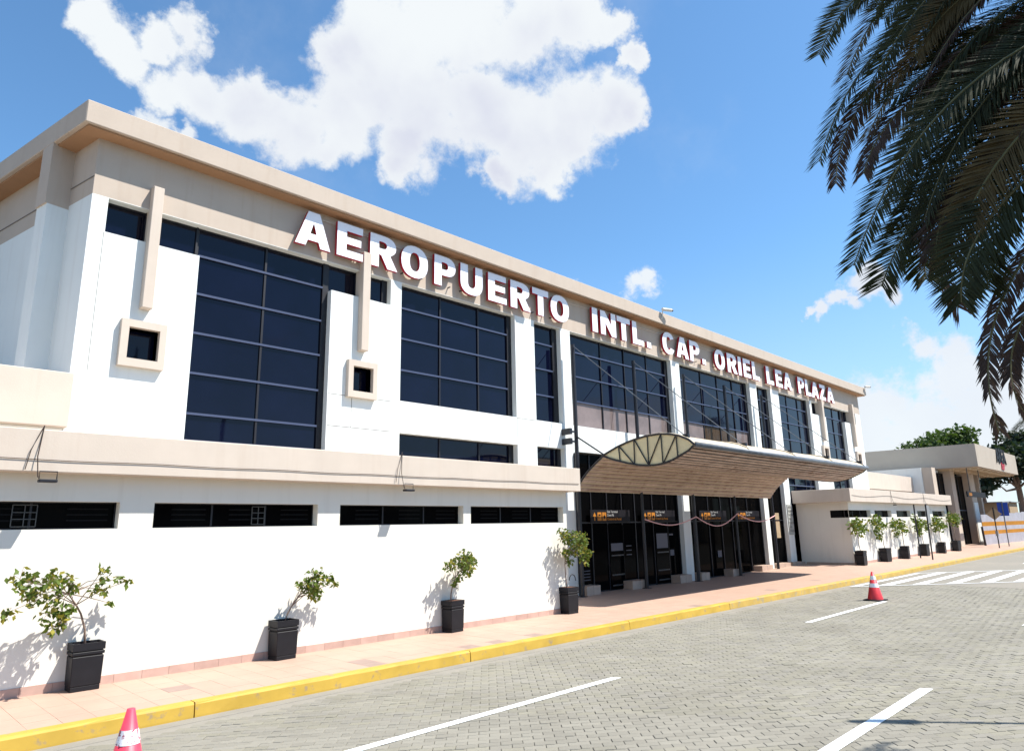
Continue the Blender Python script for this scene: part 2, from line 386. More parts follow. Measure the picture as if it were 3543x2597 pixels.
kerb = empty('kerb', (0, 9.1, 0), kind='structure')
kj = [-6, -1.2, 3.57, 8.05, 12.6, 17.02, 22.57, 27.9, 32.98, 36.4, 39.64, 44.21, 48.6, 53.2, 58, 63, 70, 78, 90, 110, 140]
for a, b in zip(kj, kj[1:]):
    pr = [(9.07, -.10), (9.07, .02), (9.078, .145), (9.092, .166), (9.105, .171), (9.235, .171), (9.235, -.10)]
    mb = MB(); n = max(2, int((b - a) / .25)); base = []
    g_ = .008
    for i in range(n + 1):
        x = a + g_ + (b - a - 2 * g_) * i / n; base.append(len(mb.v))
        for (y, z) in pr:
            j = .004 if z > .01 and y < 9.2 else 0
            mb.v.append((x, y + U(-j, j), z + U(-j, j) * .6))
    for p, q in zip(base, base[1:]):
        for k in range(len(pr)):
            l = (k + 1) % len(pr); mb.f.append((p + k, q + k, q + l, p + l)); mb.m.append(0)
    for p in (base[0], base[-1]): mb.f.append(tuple(p + k for k in range(len(pr)))); mb.m.append(0)
    mb.build('kerb_stone', M['kerb'] if b < 9 or (b < 18) else M['kerb_worn'], kerb)

walk = empty('sidewalk', (0, 10, 0), kind='structure')
mb = MB(); xs = [-6] + [i for i in range(0, 26)] + [25.5 + .5 * i for i in range(1, 18)] + [36, 40, 50, 60, 80, 140]; ys = [9.237, 9.4, 9.8, 10.3, 10.8, 11.2, 12, 13, 15]
for a, b in zip(xs, xs[1:]):
    for c, d in zip(ys, ys[1:]):
        mb.poly([(a, c, zs(a, c) - .012), (b, c, zs(b, c) - .012), (b, d, zs(b, d) - .012), (a, d, zs(a, d) - .012)])
mb.build('pavement_bed', M['grout'], walk)
P = .33
tile_me = MB().box(.0015, P - .0015, .0015, P - .0015, -.012, 0, skip='b').mesh('tile', M['tile'])
dark_me = MB().box(.0015, P - .0015, .0015, P - .0015, -.012, 0.0006, skip='b').mesh('tile', M['tile_dark'])
darks = {(10, 2), (18, 0), (18, 1), (24, 0), (26, 0), (29, 0), (47, 0), (62, 1), (75, 2)}
tl = []
for i in range(-6, 420):
    for j in range(0, 15):
        x = 3.55 - 10 * P + i * P; y = 9.24 + j * P
        if x > 60 and j > 10: continue
        if j > 5 and not (12.9 < x < 32.6 or x > 49): continue
        if j == 5 and x < 12.9: pass
        if x > 100: continue
        tl.append((math.hypot(x, y) + (50 if x < .9 else 0) + (12 if j > 5 else 0), x, y, i, j))
tl.sort(); mb = MB()
for k, (d_, x, y, i, j) in enumerate(tl):
    if k < 300:
        dk = (i, j) in darks
        o = bpy.data.objects.new('tile', dark_me if dk else tile_me); COL.objects.link(o); o.parent = walk
        o.location = (x, y - 10, zs(x, y) + U(-.0006, .0006))
        if dk: o['label'] = 'darker greyish replacement tile'
    else:
        g_ = .0015; X0, X1, Y0, Y1 = x + g_, x + P - g_, y + g_, y + P - g_
        dk = 1 if (i, j) in darks else 0
        mb.poly([(X0, Y0, zs(X0, Y0)), (X1, Y0, zs(X1, Y0)), (X1, Y1, zs(X1, Y1)), (X0, Y1, zs(X0, Y1))], dk)
mb.build('tile_field', [M['tile'], M['tile_dark']], walk, fix=False, kind='stuff')

# ------------------------------------------------------------------ terminal building
YW = 13.5; YG = 13.72; ZB = 8.34; ZS = 9.5; ZT = 9.94
ter = empty('terminal_building', (22.6, 14, 0), label='long two-storey white airport terminal with beige roof band and dark glazing', cat='building')
openings = []
def wall_grid(x0, x1, zl_, zh, ops, y0, y1, mats, zsplit=None, name='wall', parent=None):
    xs = sorted({x0, x1} | {v for o in ops for v in o[:2] if x0 <= v <= x1}); zz = sorted({zl_, zh} | ({zsplit} if zsplit else set()) | {v for o in ops for v in o[2:] if zl_ <= v <= zh})
    def solid(cx, cz):
        if not (x0 < cx < x1 and zl_ < cz < zh): return False
        return not any(o[0] < cx < o[1] and o[2] < cz < o[3] for o in ops)
    mb = MB()
    for a, b in zip(xs, xs[1:]):
        for c, d in zip(zz, zz[1:]):
            cx, cz = (a + b) / 2, (c + d) / 2
            if not solid(cx, cz): continue
            m = 1 if (zsplit and cz > zsplit) else 0
            mb.poly([(a, y0, c), (b, y0, c), (b, y0, d), (a, y0, d)], m)
            e = 1e-3
            if not solid(a - e, cz): mb.poly([(a, y0, c), (a, y0, d), (a, y1, d), (a, y1, c)], m)
            if not solid(b + e, cz): mb.poly([(b, y0, c), (b, y1, c), (b, y1, d), (b, y0, d)], m)
            if not solid(cx, c - e): mb.poly([(a, y0, c), (a, y1, c), (b, y1, c), (b, y0, c)], m)
            if not solid(cx, d + e): mb.poly([(a, y0, d), (b, y0, d), (b, y1, d), (a, y1, d)], m)
    return mb.build(name, mats, parent, fix=False)
FR = [(3.43, 4.21), (8.18, 8.97), (36.5, 37.27), (41.45, 42.2)]; FZ = (5.18, 6.06)
ops = [(3.01, 9.38, 7.66, 8.33), (4.72, 7.72, 3.0, 7.66), (9.71, 13.81, 5.27, 8.33), (9.71, 13.81, 3.2, 4.48), (14.64, 15.86, 5.27, 8.33), (14.64, 15.88, 3.2, 4.5),
       (16.33, 22.32, 5.27, 8.33), (22.92, 28.85, 5.27, 8.33), (29.52, 30.98, 5.27, 8.33), (16.35, 22.40, -.5, 4.45), (22.92, 29.13, -.5, 4.45), (29.55, 31.35, -.5, 4.45),
       (31.85, 35.55, 5.27, 8.33), (31.97, 35.55, -.5, 4.48), (35.8, 42.3, 7.66, 8.33), (37.62, 40.42, 3.0, 7.66)]
for a, b in FR: ops.append((a + .13, b - .12, 5.33, 5.92))
wall_grid(2.74, 43.05, .168, ZS, ops, YW, YW + .26, [M['white'], M['beige']], ZB, 'wall', ter)
# rear volume and oblique left side
u = Vector((-.196, .98, 0)).normalized(); nn = Vector((-u.y, u.x, 0))
def side(s, off, z): return tuple(Vector((2.74, 13.5, z)) + u * s + nn * off)
core = MB(); core.prism([(2.85, 13.85, -.1), (43.0, 13.85, -.1), (43.0, 40, -.1), (-2.0, 40, -.1)], (0, 0, ZT - .2)).build('building_core', M['dark'], ter)
sw = MB()
for s0, s1, z0, z1, m in ((0, 26, .1, ZB, 0), (0, 26, ZB, ZS, 1)): sw.poly([side(s0, 0, z0), side(s1, 0, z0), side(s1, 0, z1), side(s0, 0, z1)], m)
sw.build('side_wall', [M['white'], M['beige']], ter, fix=False); sw = MB()
sw.poly([(43.056, 13.5, .1), (43.056, 40, .1), (43.056, 40, ZB), (43.056, 13.5, ZB)], 0); sw.poly([(43.056, 13.5, ZB), (43.056, 40, ZB), (43.056, 40, ZS), (43.056, 13.5, ZS)], 1)
sw.build('side_wall', [M['white'], M['beige']], ter, fix=False)
for s0 in (.90, 4.9, 9.0):                                # side pilasters, beige above, white below
    for z0, z1, mt in ((ZB - .08, ZS, M['beige']), (.1, ZB - .08, M['white'])):
        off = .40 if mt is M['beige'] else .37
        MB().prism([side(s0, 0, z0), side(s0 + .42, 0, z0), side(s0 + .42, off, z0), side(s0, off, z0)], (0, 0, z1 - z0)).build('pilaster', mt, ter)
MB().prism([side(-.02, .005, 8.68), side(.90, .005, 8.68), side(.90, .005, 8.70), side(-.02, .005, 8.70)], tuple(nn * .006)).build('joint', M['joint'], ter)
MB().prism([side(1.32, .005, 8.68), side(9, .005, 8.68), side(9, .005, 8.70), side(1.32, .005, 8.70)], tuple(nn * .006)).build('joint', M['joint'], ter)
# roof fascia, with its soffit
OV = .40; e0 = side(0, OV, 0); cx0 = Vector((2.74, 13.1, 0)); # outer corner
k_ = (13.5 - OV - (13.5 + nn.y * OV)) / u.y
oc = Vector((2.74 + nn.x * OV + u.x * k_, 13.1, 0)); far = Vector(side(26, OV, 0)); 
outl = [(oc.x, 13.1), (43.45, 13.1), (43.45, 40.4), (far.x, far.y)]
mb = MB(); lip = .0
mb.prism([(x, y, ZS) for x, y in outl], (0, 0, ZT - ZS)); mb.build('roof_fascia', M['beige'], ter, bevel=.012)
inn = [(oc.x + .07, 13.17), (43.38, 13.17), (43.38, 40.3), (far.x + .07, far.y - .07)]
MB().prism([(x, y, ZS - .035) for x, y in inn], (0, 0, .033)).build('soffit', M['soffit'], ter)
# fins and square window frames
for x0, x1 in ((3.71, 3.90), (8.45, 8.66), (36.75, 36.97), (41.35, 41.57)):
    mb = MB(); mb.prism([(x0, YW, 6.31), (x0, 13.31, 6.31), (x0, 13.31, 8.77), (x0, YW, 8.80)], (x1 - x0, 0, 0)); mb.box(x0 + .02, x1 - .02, YW - .01, YG + .1, 7.6, 8.4)
    mb.build('fin', M['beige2'], ter, bevel=.008)
for a, b in FR:
    mb = MB()
    for q in ((a, b, 5.92, FZ[1]), (a, b, FZ[0], 5.33), (a, a + .13, 5.33, 5.92), (b - .12, b, 5.33, 5.92)): mb.box(q[0], q[1], 13.38, YG - .01, q[2], q[3])
    f = mb.build('square_window', M['beige2'], ter)
    boxpart('pane', M['glass'], f, a + .13, b - .12, YG - .03, YG, 5.33, 5.92, org=tuple(ter.location))
# glazing
def window(x0, x1, z0, z1, xm, zt, gl='glass', par=ter, yg=YG, jam=.0, name='window', tr='mullion', low=None):
    f = MB(); t = .035
    f.box(x0, x1, yg - .02, yg + .05, z0, z0 + t); f.box(x0, x1, yg - .02, yg + .05, z1 - t, z1); f.box(x0, x0 + t, yg - .02, yg + .05, z0, z1); f.box(x1 - t - jam, x1, yg - .05, yg + .05, z0, z1)
    w = f.build(name, M['jamb'], par, fix=False); org = tuple(par.location)
    X = [x0 + t] + xm + [x1 - t - jam]; Z = [z0 + t] + [z for z in zt if z0 + .1 < z < z1 - .1] + [z1 - t]
    for ia, (a, b) in enumerate(zip(X, X[1:])):
        for ic, (c, d) in enumerate(zip(Z, Z[1:])):
            tx, ty = U(-.006, .006), U(-.006, .006); gm = low[ia] if (low and ic == 0) else gl
            MB().prism([(a, yg + tx, c), (b, yg - tx, c), (b, yg - tx + ty, d), (a, yg + tx + ty, d)], (0, .01, 0)).build('pane', M[gm], w, org=org)
    for x in xm: boxpart('mullion', M['jamb'], w, x - .022, x + .022, yg - .035, yg + .01, z0, z1, org=org)
    for z in Z[1:-1]: boxpart('transom', M[tr], w, x0 + t, x1 - t - jam, yg - .05, yg - .008, z - .022, z + .022, org=org)
    return w
ZTR = [4.47, 5.28, 6.10, 6.92, 7.73]
window(3.01, 3.75, 7.66, 8.33, [], []); window(3.80, 4.72, 7.66, 8.33, [], []); window(7.72, 8.5, 7.66, 8.33, [], []); window(8.52, 9.38, 7.66, 8.33, [], [], jam=.12)
window(4.72, 7.72, 3.2, 8.33, [6.20], ZTR + [3.94], jam=.10)
window(9.71, 13.81, 5.27, 8.33, [11.12, 12.50], ZTR, jam=.14); window(9.71, 13.81, 3.2, 4.48, [11.12, 12.50], [], jam=.14)
window(14.64, 15.86, 5.27, 8.33, [], ZTR, jam=.18); window(14.64, 15.88, 3.2, 4.5, [], [], jam=.12)
window(16.33, 22.32, 5.27, 8.33, [18.15, 19.52, 20.93], ZTR, jam=.16, low=['spandrel', 'spandrel', 'spandrel', 'spandrel']); window(22.92, 28.85, 5.27, 8.33, [24.85, 26.2, 27.55], ZTR, jam=.16, low=['spandrel', 'spandrel_brown', 'spandrel_brown', 'spandrel'])
window(29.52, 30.98, 5.27, 8.33, [30.1], ZTR, jam=.2); window(31.85, 35.55, 5.27, 8.33, [33.15, 34.45], ZTR, jam=.16)
window(31.97, 35.55, .3, 4.48, [33.15, 34.45], [3.9], jam=.1)
window(35.8, 36.7, 7.66, 8.33, [], []); window(36.72, 37.62, 7.66, 8.33, [], []); window(40.42, 41.1, 7.66, 8.33, [], []); window(41.15, 42.3, 7.66, 8.33, [], [], jam=.1)
window(37.62, 40.42, 3.2, 8.33, [39.15], ZTR, jam=.14)
# joints in the render
def joint(x0, x1, z0, z1): boxpart('joint', M['joint'], ter, x0, x1, YW - .0025, YW + .01, z0, z1)
joint(7.74, 8.18, 5.205, 5.217); joint(8.97, 9.45, 5.215, 5.227); joint(7.74, 9.45, 4.478, 4.492); joint(8.345, 8.357, 4.495, 5.17)
joint(12.94, 13.82, 5.20, 5.208); joint(12.938, 12.946, 4.49, 5.19); joint(13.82, 13.83, 3.4, 5.26); joint(13.83, 14.64, 5.245, 5.257); joint(2.99, 2.998, 5.0, 7.65)
# festoon cable behind the letters
for a, b in ((7.4, 12.2), (12.2, 17.3), (17.3, 23.4), (23.4, 29.4), (29.4, 38.9)):
    MB().tube([(a + (b - a) * t / 8, YW - .03, 9.30 - .06 * math.sin(math.pi * t / 8)) for t in range(9)], .007, 4).build('cable', M['wire_w'], ter)
# entrance: posts, doors, plinths
def post(x0, x1, z1=4.45, y0=YW + .004): return boxpart('entrance_post', M['post'], ter, x0, x1, y0, y0 + .35, .15, z1)
window(16.36, 22.39, .17, 4.44, [17.28, 18.1, 18.9, 19.65, 20.72, 21.62], [2.28, 3.6], 'glass_dark', name='entrance_glazing', tr='jamb')
window(22.93, 29.12, .17, 4.44, [23.65, 24.6, 25.6, 26.5, 27.9], [2.28, 3.6], 'glass_dark', name='entrance_glazing', tr='jamb')
window(29.56, 31.34, .2, 4.44, [30.4], [2.28], 'glass_dark', name='entrance_glazing', tr='jamb')
for x0, x1 in ((16.42, 17.08), (18.75, 19.6), (21.62, 22.38), (23.07, 23.66), (25.45, 26.0), (27.97, 28.98), (29.62, 30.78), (31.0, 31.9)):
    q = MB().box(x0, x1, 13.30, YG - .03, .15, .43).build('plinth', M['plinth'], ter)
    boxpart('joint', M['joint'], q, x0 + (x1 - x0) * .48, x0 + (x1 - x0) * .49, 13.297, 13.31, .17, .43, org=tuple(ter.location))
boxpart('step', M['plinth'], ter, 31.36, 32.5, 13.35, 13.6, .2, .40)
for x0, x1 in ((18.12, 18.88), (20.76, 21.58)):                       # door leaves with push bars and pale lower kick plates
    d = MB().box(x0, x1, YG - .06, YG - .03, .20, 2.2, skip='').build('door', M['glass_dark'], ter)
    for z0, z1 in ((.62, .66), (1.22, 1.26), (.30, .34)): boxpart('push_bar', M['grille'], d, x0 + .05, x1 - .05, YG - .08, YG - .062, z0, z1, org=tuple(ter.location))
    boxpart('notice', M['paper'], d, x0 + .06, x1 - .06, YG - .066, YG - .0605, 1.38, 1.62 if x0 < 20 else 1.88, org=tuple(ter.location))
for x0, x1, z0, z1 in ((19.05, 19.35, 1.5, 1.53), (19.05, 19.35, 1.36, 1.39), (19.05, 19.35, 1.22, 1.25), (21.7, 21.95, 1.80, 1.86), (21.7, 21.95, 1.1, 1.3), (25.1, 25.4, .9, 1.15), (16.5, 17.1, .55, .575), (16.5, 17.1, .64, .665), (16.5, 17.1, .73, .755), (16.5, 17.1, .82, .845)):
    boxpart('notice', M['paper'], ter, x0, x1, YG - .03, YG - .026, z0, z1)
boxpart('notice', M['tan'], ter, 30.55, 30.95, YG - .03, YG - .026, 1.5, 2.6)
boxpart('drainpipe', M['black'], ter, 16.28, 16.34, 13.42, 13.49, .16, 4.4)
# information signs printed on the entrance glass
font = bpy.data.fonts.load('<builtin>') if False else None
def text(s, size, loc, m, parent, name='lettering', ext=.003, bold=0., rot=(math.pi / 2, 0, 0), italic=0.):
    c = bpy.data.curves.new(name, 'FONT'); c.body = s; c.size = size; c.extrude = ext; c.offset = bold; c.resolution_u = 2; c.shear = italic
    o = bpy.data.objects.new(name, c); COL.objects.link(o)
    dg = bpy.context.evaluated_depsgraph_get(); me = bpy.data.meshes.new_from_object(o.evaluated_get(dg)); bpy.data.objects.remove(o)
    me.materials.clear(); me.materials.append(m); o = bpy.data.objects.new(name, me); COL.objects.link(o); o.parent = parent
    pl = parent.location if parent else Vector((0, 0, 0))
    if parent and parent.parent: pl = pl + parent.parent.location
    o.location = Vector(loc) - pl; o.rotation_euler = rot; return o
for i, (sx, k) in enumerate(((17.22, 1), (20.02, .98), (23.86, .96), (26.8, .94))):
    lab = ['leftmost information sign on the entrance glass, before the first masts', 'information sign on the entrance glass left of the cream centre post', 'information sign on the entrance glass right of the cream centre post', 'rightmost information sign on the entrance glass behind the rope'][i]
    s = empty('information_sign', (sx, 13.62, 2.3), label='black and orange ' + lab, cat='sign', group='arrow signs above the entrance doors')
    boxpart('sign_board', M['sign_k'], s, sx - .1, sx + 2.0, 13.60, 13.63, 2.29, 2.68)
    Y = 13.592
    a = MB(); a.prism([(sx + .02, Y, 2.47), (sx + .18, Y, 2.47), (sx + .10, Y, 2.60)], (0, .005, 0)); a.box(sx + .075, sx + .125, Y, Y + .005, 2.34, 2.469); a.build('arrow', M['sign_o'], s)
    for q in (.25, .50):
        b = MB().box(sx + q, sx + q + .20, Y, Y + .005, 2.34, 2.60).build('pictogram', M['sign_o'], s)
        pm = MB(); 
        if q == .25: pm.box(sx + q + .05, sx + q + .15, Y - .003, Y - .001, 2.49, 2.54); pm.box(sx + q + .05, sx + q + .08, Y - .003, Y - .001, 2.40, 2.489)
        else: pm.prism([(sx + q + .10 + .055 * math.cos(t * .785), Y - .003, 2.45 + .06 * math.sin(t * .785)) for t in range(8)], (0, .002, 0))
        pm.build('symbol', M['sign_k'], b, org=tuple(s.location))
    text('Sala Terminal', .105, (sx + .75, Y, 2.585), M['sign_w'], s); text('Zona Pb', .105, (sx + .75, Y, 2.475), M['sign_w'], s)
    text('Control de Portal', .105, (sx + .75, Y, 2.355), M['sign_o'], s, bold=.003)
# stone plaque on the right pilaster
pq = empty('plaque', (31.6, 13.48, 2.2), label='grey stone memorial plaque with rows of lettering on the white pilaster', cat='plaque')
boxpart('slab', M['plaque'], pq, 31.42, 31.93, 13.46, 13.497, 1.62, 2.98)
for i, t_ in enumerate(('ARTE', 'MURAL', 'PATRIA', 'PAZ', 'VUELO', 'LEA', 'PLAZA')):
    text(t_, .15, (31.46, 13.457, 2.80 - i * .175), M['joint'], pq, ext=.004)

# ------------------------------------------------------------------ roof sign letters
sgn = empty('letter_sign', (22.6, 13.38, 8.5), label='raised white airport name letters with red edges along the beige roof band', cat='sign')
def arc(cx, cy, rx, ry, a0, a1, n=12, p=2.3):
    out = []
    for i in range(n + 1):
        a = math.radians(a0 + (a1 - a0) * i / n); c, s_ = math.cos(a), math.sin(a)
        out.append((cx + rx * math.copysign(abs(c) ** (2 / p), c), cy + ry * math.copysign(abs(s_) ** (2 / p), s_)))
    return out
def glyph(ch):
    t = .30; v = .215
    if ch == 'I': return [[(0, 0), (1, 0), (1, 1), (0, 1)]]
    if ch == '.': return [[(0, 0), (1, 0), (1, .26), (0, .26)]]
    if ch == 'E': return [[(0, 0), (1, 0), (1, v), (.36, v), (.36, .40), (.92, .40), (.92, .61), (.36, .61), (.36, 1 - v), (.98, 1 - v), (.98, 1), (0, 1)]]
    if ch == 'L': return [[(0, 0), (1, 0), (1, v + .02), (.40, v + .02), (.40, 1), (0, 1)]]
    if ch == 'T': return [[(.33, 0), (.67, 0), (.67, 1 - v - .02), (1, 1 - v - .02), (1, 1), (0, 1), (0, 1 - v - .02), (.33, 1 - v - .02)]]
    if ch == 'N': return [[(0, 0), (.31, 0), (.31, .52), (.70, 0), (1, 0), (1, 1), (.69, 1), (.69, .47), (.30, 1), (0, 1)]]
    if ch == 'Z': return [[(0, 0), (1, 0), (1, .22), (.44, .22), (.98, .80), (.98, 1), (.05, 1), (.05, .78), (.55, .78), (0, .20)]]
    if ch == 'A': return [[(0, 0), (.29, 0), (.345, .17), (.655, .17), (.71, 0), (1, 0), (.665, 1), (.335, 1)], [(.41, .37), (.59, .37), (.50, .70)]]
    if ch == 'O': return [arc(.5, .5, .5, .515, 0, 345, 23), arc(.5, .5, .19, .30, 0, 345, 23)]
    if ch == 'C':
        o = arc(.5, .5, .5, .515, 28, 332, 22); i = arc(.5, .5, .19, .30, 322, 38, 18); return [o + i]
    if ch == 'P': return [[(0, 0), (.34, 0), (.34, .36)] + arc(.55, .68, .45, .32, -90, 90, 12) + [(0, 1)], [(.34, .56)] + arc(.50, .68, .15, .12, -90, 90, 6) + [(.34, .80)]]
    if ch == 'R': return [[(0, 0), (.33, 0), (.33, .40), (.42, .38), (.66, 0), (1.04, 0), (.76, .42)] + arc(.55, .71, .43, .29, -50, 90, 12) + [(0, 1)], [(.33, .59)] + arc(.48, .70, .15, .11, -90, 90, 6) + [(.33, .81)]]
    if ch == 'U': return [arc(.5, .40, .5, .42, 180, 360, 14) + [(1, 1), (.67, 1)] + arc(.5, .42, .17, .20, 360, 180, 10) + [(.33, 1), (0, 1)]]
LET = [('A', 6.66, 7.54), ('E', 7.71, 8.42), ('R', 8.62, 9.40), ('O', 9.55, 10.40), ('P', 10.62, 11.35), ('U', 11.53, 12.35), ('E', 12.57, 13.30), ('R', 13.47, 14.29), ('T', 14.41, 15.14), ('O', 15.24, 16.12),
       ('I', 17.32, 17.60), ('N', 17.77, 18.63), ('T', 18.70, 19.48), ('L', 19.62, 20.28), ('.', 20.50, 20.77), ('C', 21.56, 22.40), ('A', 22.52, 23.42), ('P', 23.52, 24.27), ('.', 24.46, 24.73),
       ('O', 25.50, 26.36), ('R', 26.58, 27.42), ('I', 27.56, 27.85), ('E', 28.04, 28.74), ('L', 28.90, 29.60), ('L', 30.33, 31.08), ('E', 31.32, 32.05), ('A', 32.20, 33.12), ('P', 33.90, 34.68), ('L', 34.82, 35.50), ('A', 35.58, 36.52), ('Z', 36.66, 37.46), ('A', 37.66, 38.66)]
dgr = bpy.context.evaluated_depsgraph_get()
for ch, x0, x1 in LET:
    c = bpy.data.curves.new('letter', 'CURVE'); c.dimensions = '2D'; c.fill_mode = 'BOTH'; c.extrude = .045
    for lp in glyph(ch):
        s = c.splines.new('POLY'); s.points.add(len(lp) - 1); s.use_cyclic_u = True
        for i, (a, b) in enumerate(lp): s.points[i].co = (a * (x1 - x0), b * .84, 0, 1)
    o = bpy.data.objects.new('letter', c); COL.objects.link(o)
    me = bpy.data.meshes.new_from_object(o.evaluated_get(bpy.context.evaluated_depsgraph_get())); bpy.data.objects.remove(o)
    me.materials.clear(); me.materials.append(M['letter']); me.materials.append(M['red'])
    for p in me.polygons: p.material_index = 0 if abs(p.normal.z) > .6 else 1; p.use_smooth = False
    o = bpy.data.objects.new('letter', me); COL.objects.link(o); o.parent = sgn
    o.location = Vector((x0, 13.36, 8.49)) - sgn.location; o.rotation_euler = (math.pi / 2, 0, 0)
    mb = MB()
    for sx in (x0 + .12, x1 - .12 if x1 - x0 > .4 else x1 - .08): mb.box(sx - .012, sx + .012, 13.40, 13.50, 8.55, 8.575)
    mb.build('bracket', M['black'], o, org=(x0, 13.36, 8.49)); 
    o.children[0].matrix_parent_inverse = Matrix.Rotation(math.pi / 2, 4, 'X').inverted()

# ------------------------------------------------------------------ single-storey wings
def wing(x0, x1, z0, ops, name, label, zw, skirting=True, leftface=False):
    w = empty('wing_building', ((x0 + x1) / 2, 12, 0), label=label, cat='building')
    wall_grid(x0, x1, z0 - .1, 3.04, ops, 11.18, 11.46, [M['cream']], None, 'wall', w)
    MB().prism([(x0 + .02, 11.48, z0), (x1 - .02, 11.48, z0), (x1 - .02, 13.495, z0), (x0 + .02, 13.495, z0)], (0, 0, 2.85)).build('wing_core', M['dark'], w)
    return w
lops = [(-.9, 3.10), (3.57, 6.30), (6.75, 9.74), (9.95, 13.0)]
lw = wing(-6, 13.12, .168, [(a, b, 2.27, 2.645) for a, b in lops], 'left', 'low white single-storey wing with four black strip windows left of the entrance', 0)
MB().poly([(13.126, 11.18, .1), (13.126, 13.5, .1), (13.126, 13.5, 3.015), (13.126, 11.18, 3.015)]).build('side_wall', M['cream'], lw, fix=False)
MB().box(-6.3, 13.38, 10.9, 13.49, 3.02, 3.59).build('parapet_fascia', M['beige2'], lw, bevel=.01)
def low_window(w, a, b, z0, z1, mull):
    f = MB(); yg = 11.36; f.box(a, b, yg - .01, yg + .04, z0, z0 + .018); f.box(a, b, yg - .01, yg + .04, z1 - .018, z1); f.box(a, a + .02, yg - .01, yg + .04, z0, z1); f.box(b - .02, b, yg - .01, yg + .04, z0, z1)
    q = f.build('window', M['jamb'], w, fix=False); org = tuple(w.location); X = [a + .02] + mull + [b - .02]
    for c, d in zip(X, X[1:]): boxpart('pane', M['glass_dark'], q, c, d, yg, yg + .01, z0 + .015, z1 - .015, org=org)
    for x in mull: boxpart('mullion', M['jamb'], q, x - .014, x + .014, yg - .012, yg + .012, z0, z1, org=org)
    return q
for (a, b), ml in zip(lops, ([.6, 2.05], [4.5, 5.4], [7.8, 8.8], [11.0, 12.0])):
    q = low_window(lw, a, b, 2.27, 2.645, ml); org = tuple(lw.location)
    for x in ml + [b]:
        if x - .7 > a:
            for z in (2.38, 2.46, 2.54): boxpart('louvre', M['dark'], q, x - .62, x - .1, 11.345, 11.352, z, z + .02, org=org)
def grille(w, q, x0, x1):
    mb = MB(); z0, z1 = 2.31, 2.60
    for x in (x0, x1, (x0 + x1) / 2): mb.box(x - .006, x + .006, 11.325, 11.337, z0, z1)
    for z in (z0, z1, z0 + .1, z0 + .19): mb.box(x0, x1, 11.322, 11.339, z - .006, z + .006)
    mb.build('window_grille', M['grille'], w)
grille(lw, None, 1.84, 2.12); grille(lw, None, 5.16, 5.38)
for i, (x0, x1) in enumerate([(-1.5 + k * .365, -1.5 + (k + 1) * .365) for k in range(40)]):
    boxpart('skirting_tile', M['skirt'], lw, x0 + .002, min(13.1, x1 - .002), 11.166, 11.18, .165, .283 + U(-.002, .002))
MB().tube([(-3 + 16.3 * t / 40, 10.888, 3.175 + .006 * math.sin(t * 1.3) + .0006 * t) for t in range(41)], .0055, 4).build('cable', M['wire'], lw)
boxpart('sill_stain', M['grey'], lw, 8.02, 8.2, 11.1775, 11.181, 2.18, 2.262) if False else None
# parapet block on the far left of the upper wall
MB().box(-6, 2.77, 13.30, 16, 3.97, 4.90).build('upper_parapet', M['beige2'], lw, bevel=.01)
MB().box(-6, 2.73, 13.5, 16, 3.4, 3.965).build('upper_wall', M['white'], lw)
rops = [(32.5, 35.37), (35.95, 38.47), (39.3, 41.72), (43.0, 45.2), (46.03, 48.75)]
rw = wing(32.5, 49.2, .30, [(a, b, 2.33, 2.66) for a, b in rops], 'right', 'low cream single-storey wing beyond the entrance, behind six potted trees', 0)
wm = MB()      # its shaded end wall with the window that turns the corner
for a, b, c, d in ((11.18, 11.20, .1, 3.04), (11.98, 13.5, .1, 3.04), (11.20, 11.98, .1, 2.33), (11.20, 11.98, 2.66, 3.04)): wm.poly([(32.494, a, c), (32.494, b, c), (32.494, b, d), (32.494, a, d)])
wm.build('side_wall', M['cream'], rw, fix=True)
wq = MB().box(32.56, 32.60, 11.20, 11.98, 2.33, 2.66).build('window', M['glass_dark'], rw)
MB().box(32.1, 49.5, 10.9, 13.49, 3.02, 3.60).build('parapet_fascia', M['beige2'], rw, bevel=.01)
for i, (a, b) in enumerate(rops): low_window(rw, a, b, 2.33, 2.66, [a + (b - a) / 3, a + (b - a) * 2 / 3])
for k in range(46): boxpart('skirting_tile', M['skirt'], rw, 32.5 + k * .363 + .002, 32.5 + (k + 1) * .363 - .002, 11.166, 11.18, .27, .40)
boxpart('skirting_tile', M['plinth'], rw, 32.486, 32.5, 11.18, 13.3, .2, .38)
MB().tube([(32.3 + 17 * t / 20, 10.888, 3.30 - .05 * math.sin(t * .8)) for t in range(21)], .006, 4).build('cable', M['wire'], rw)
MB().box(43.1, 55.0, 13.6, 16, 4.02, 5.0).build('upper_parapet', M['beige2'], rw, bevel=.01)
MB().box(43.1, 56.4, 13.8, 16, 3.4, 4.015).build('upper_wall', M['white'], rw)
MB().box(55.0, 56.2, 14.3, 16, 4.02, 5.0).build('upper_parapet', M['beige2'], rw)

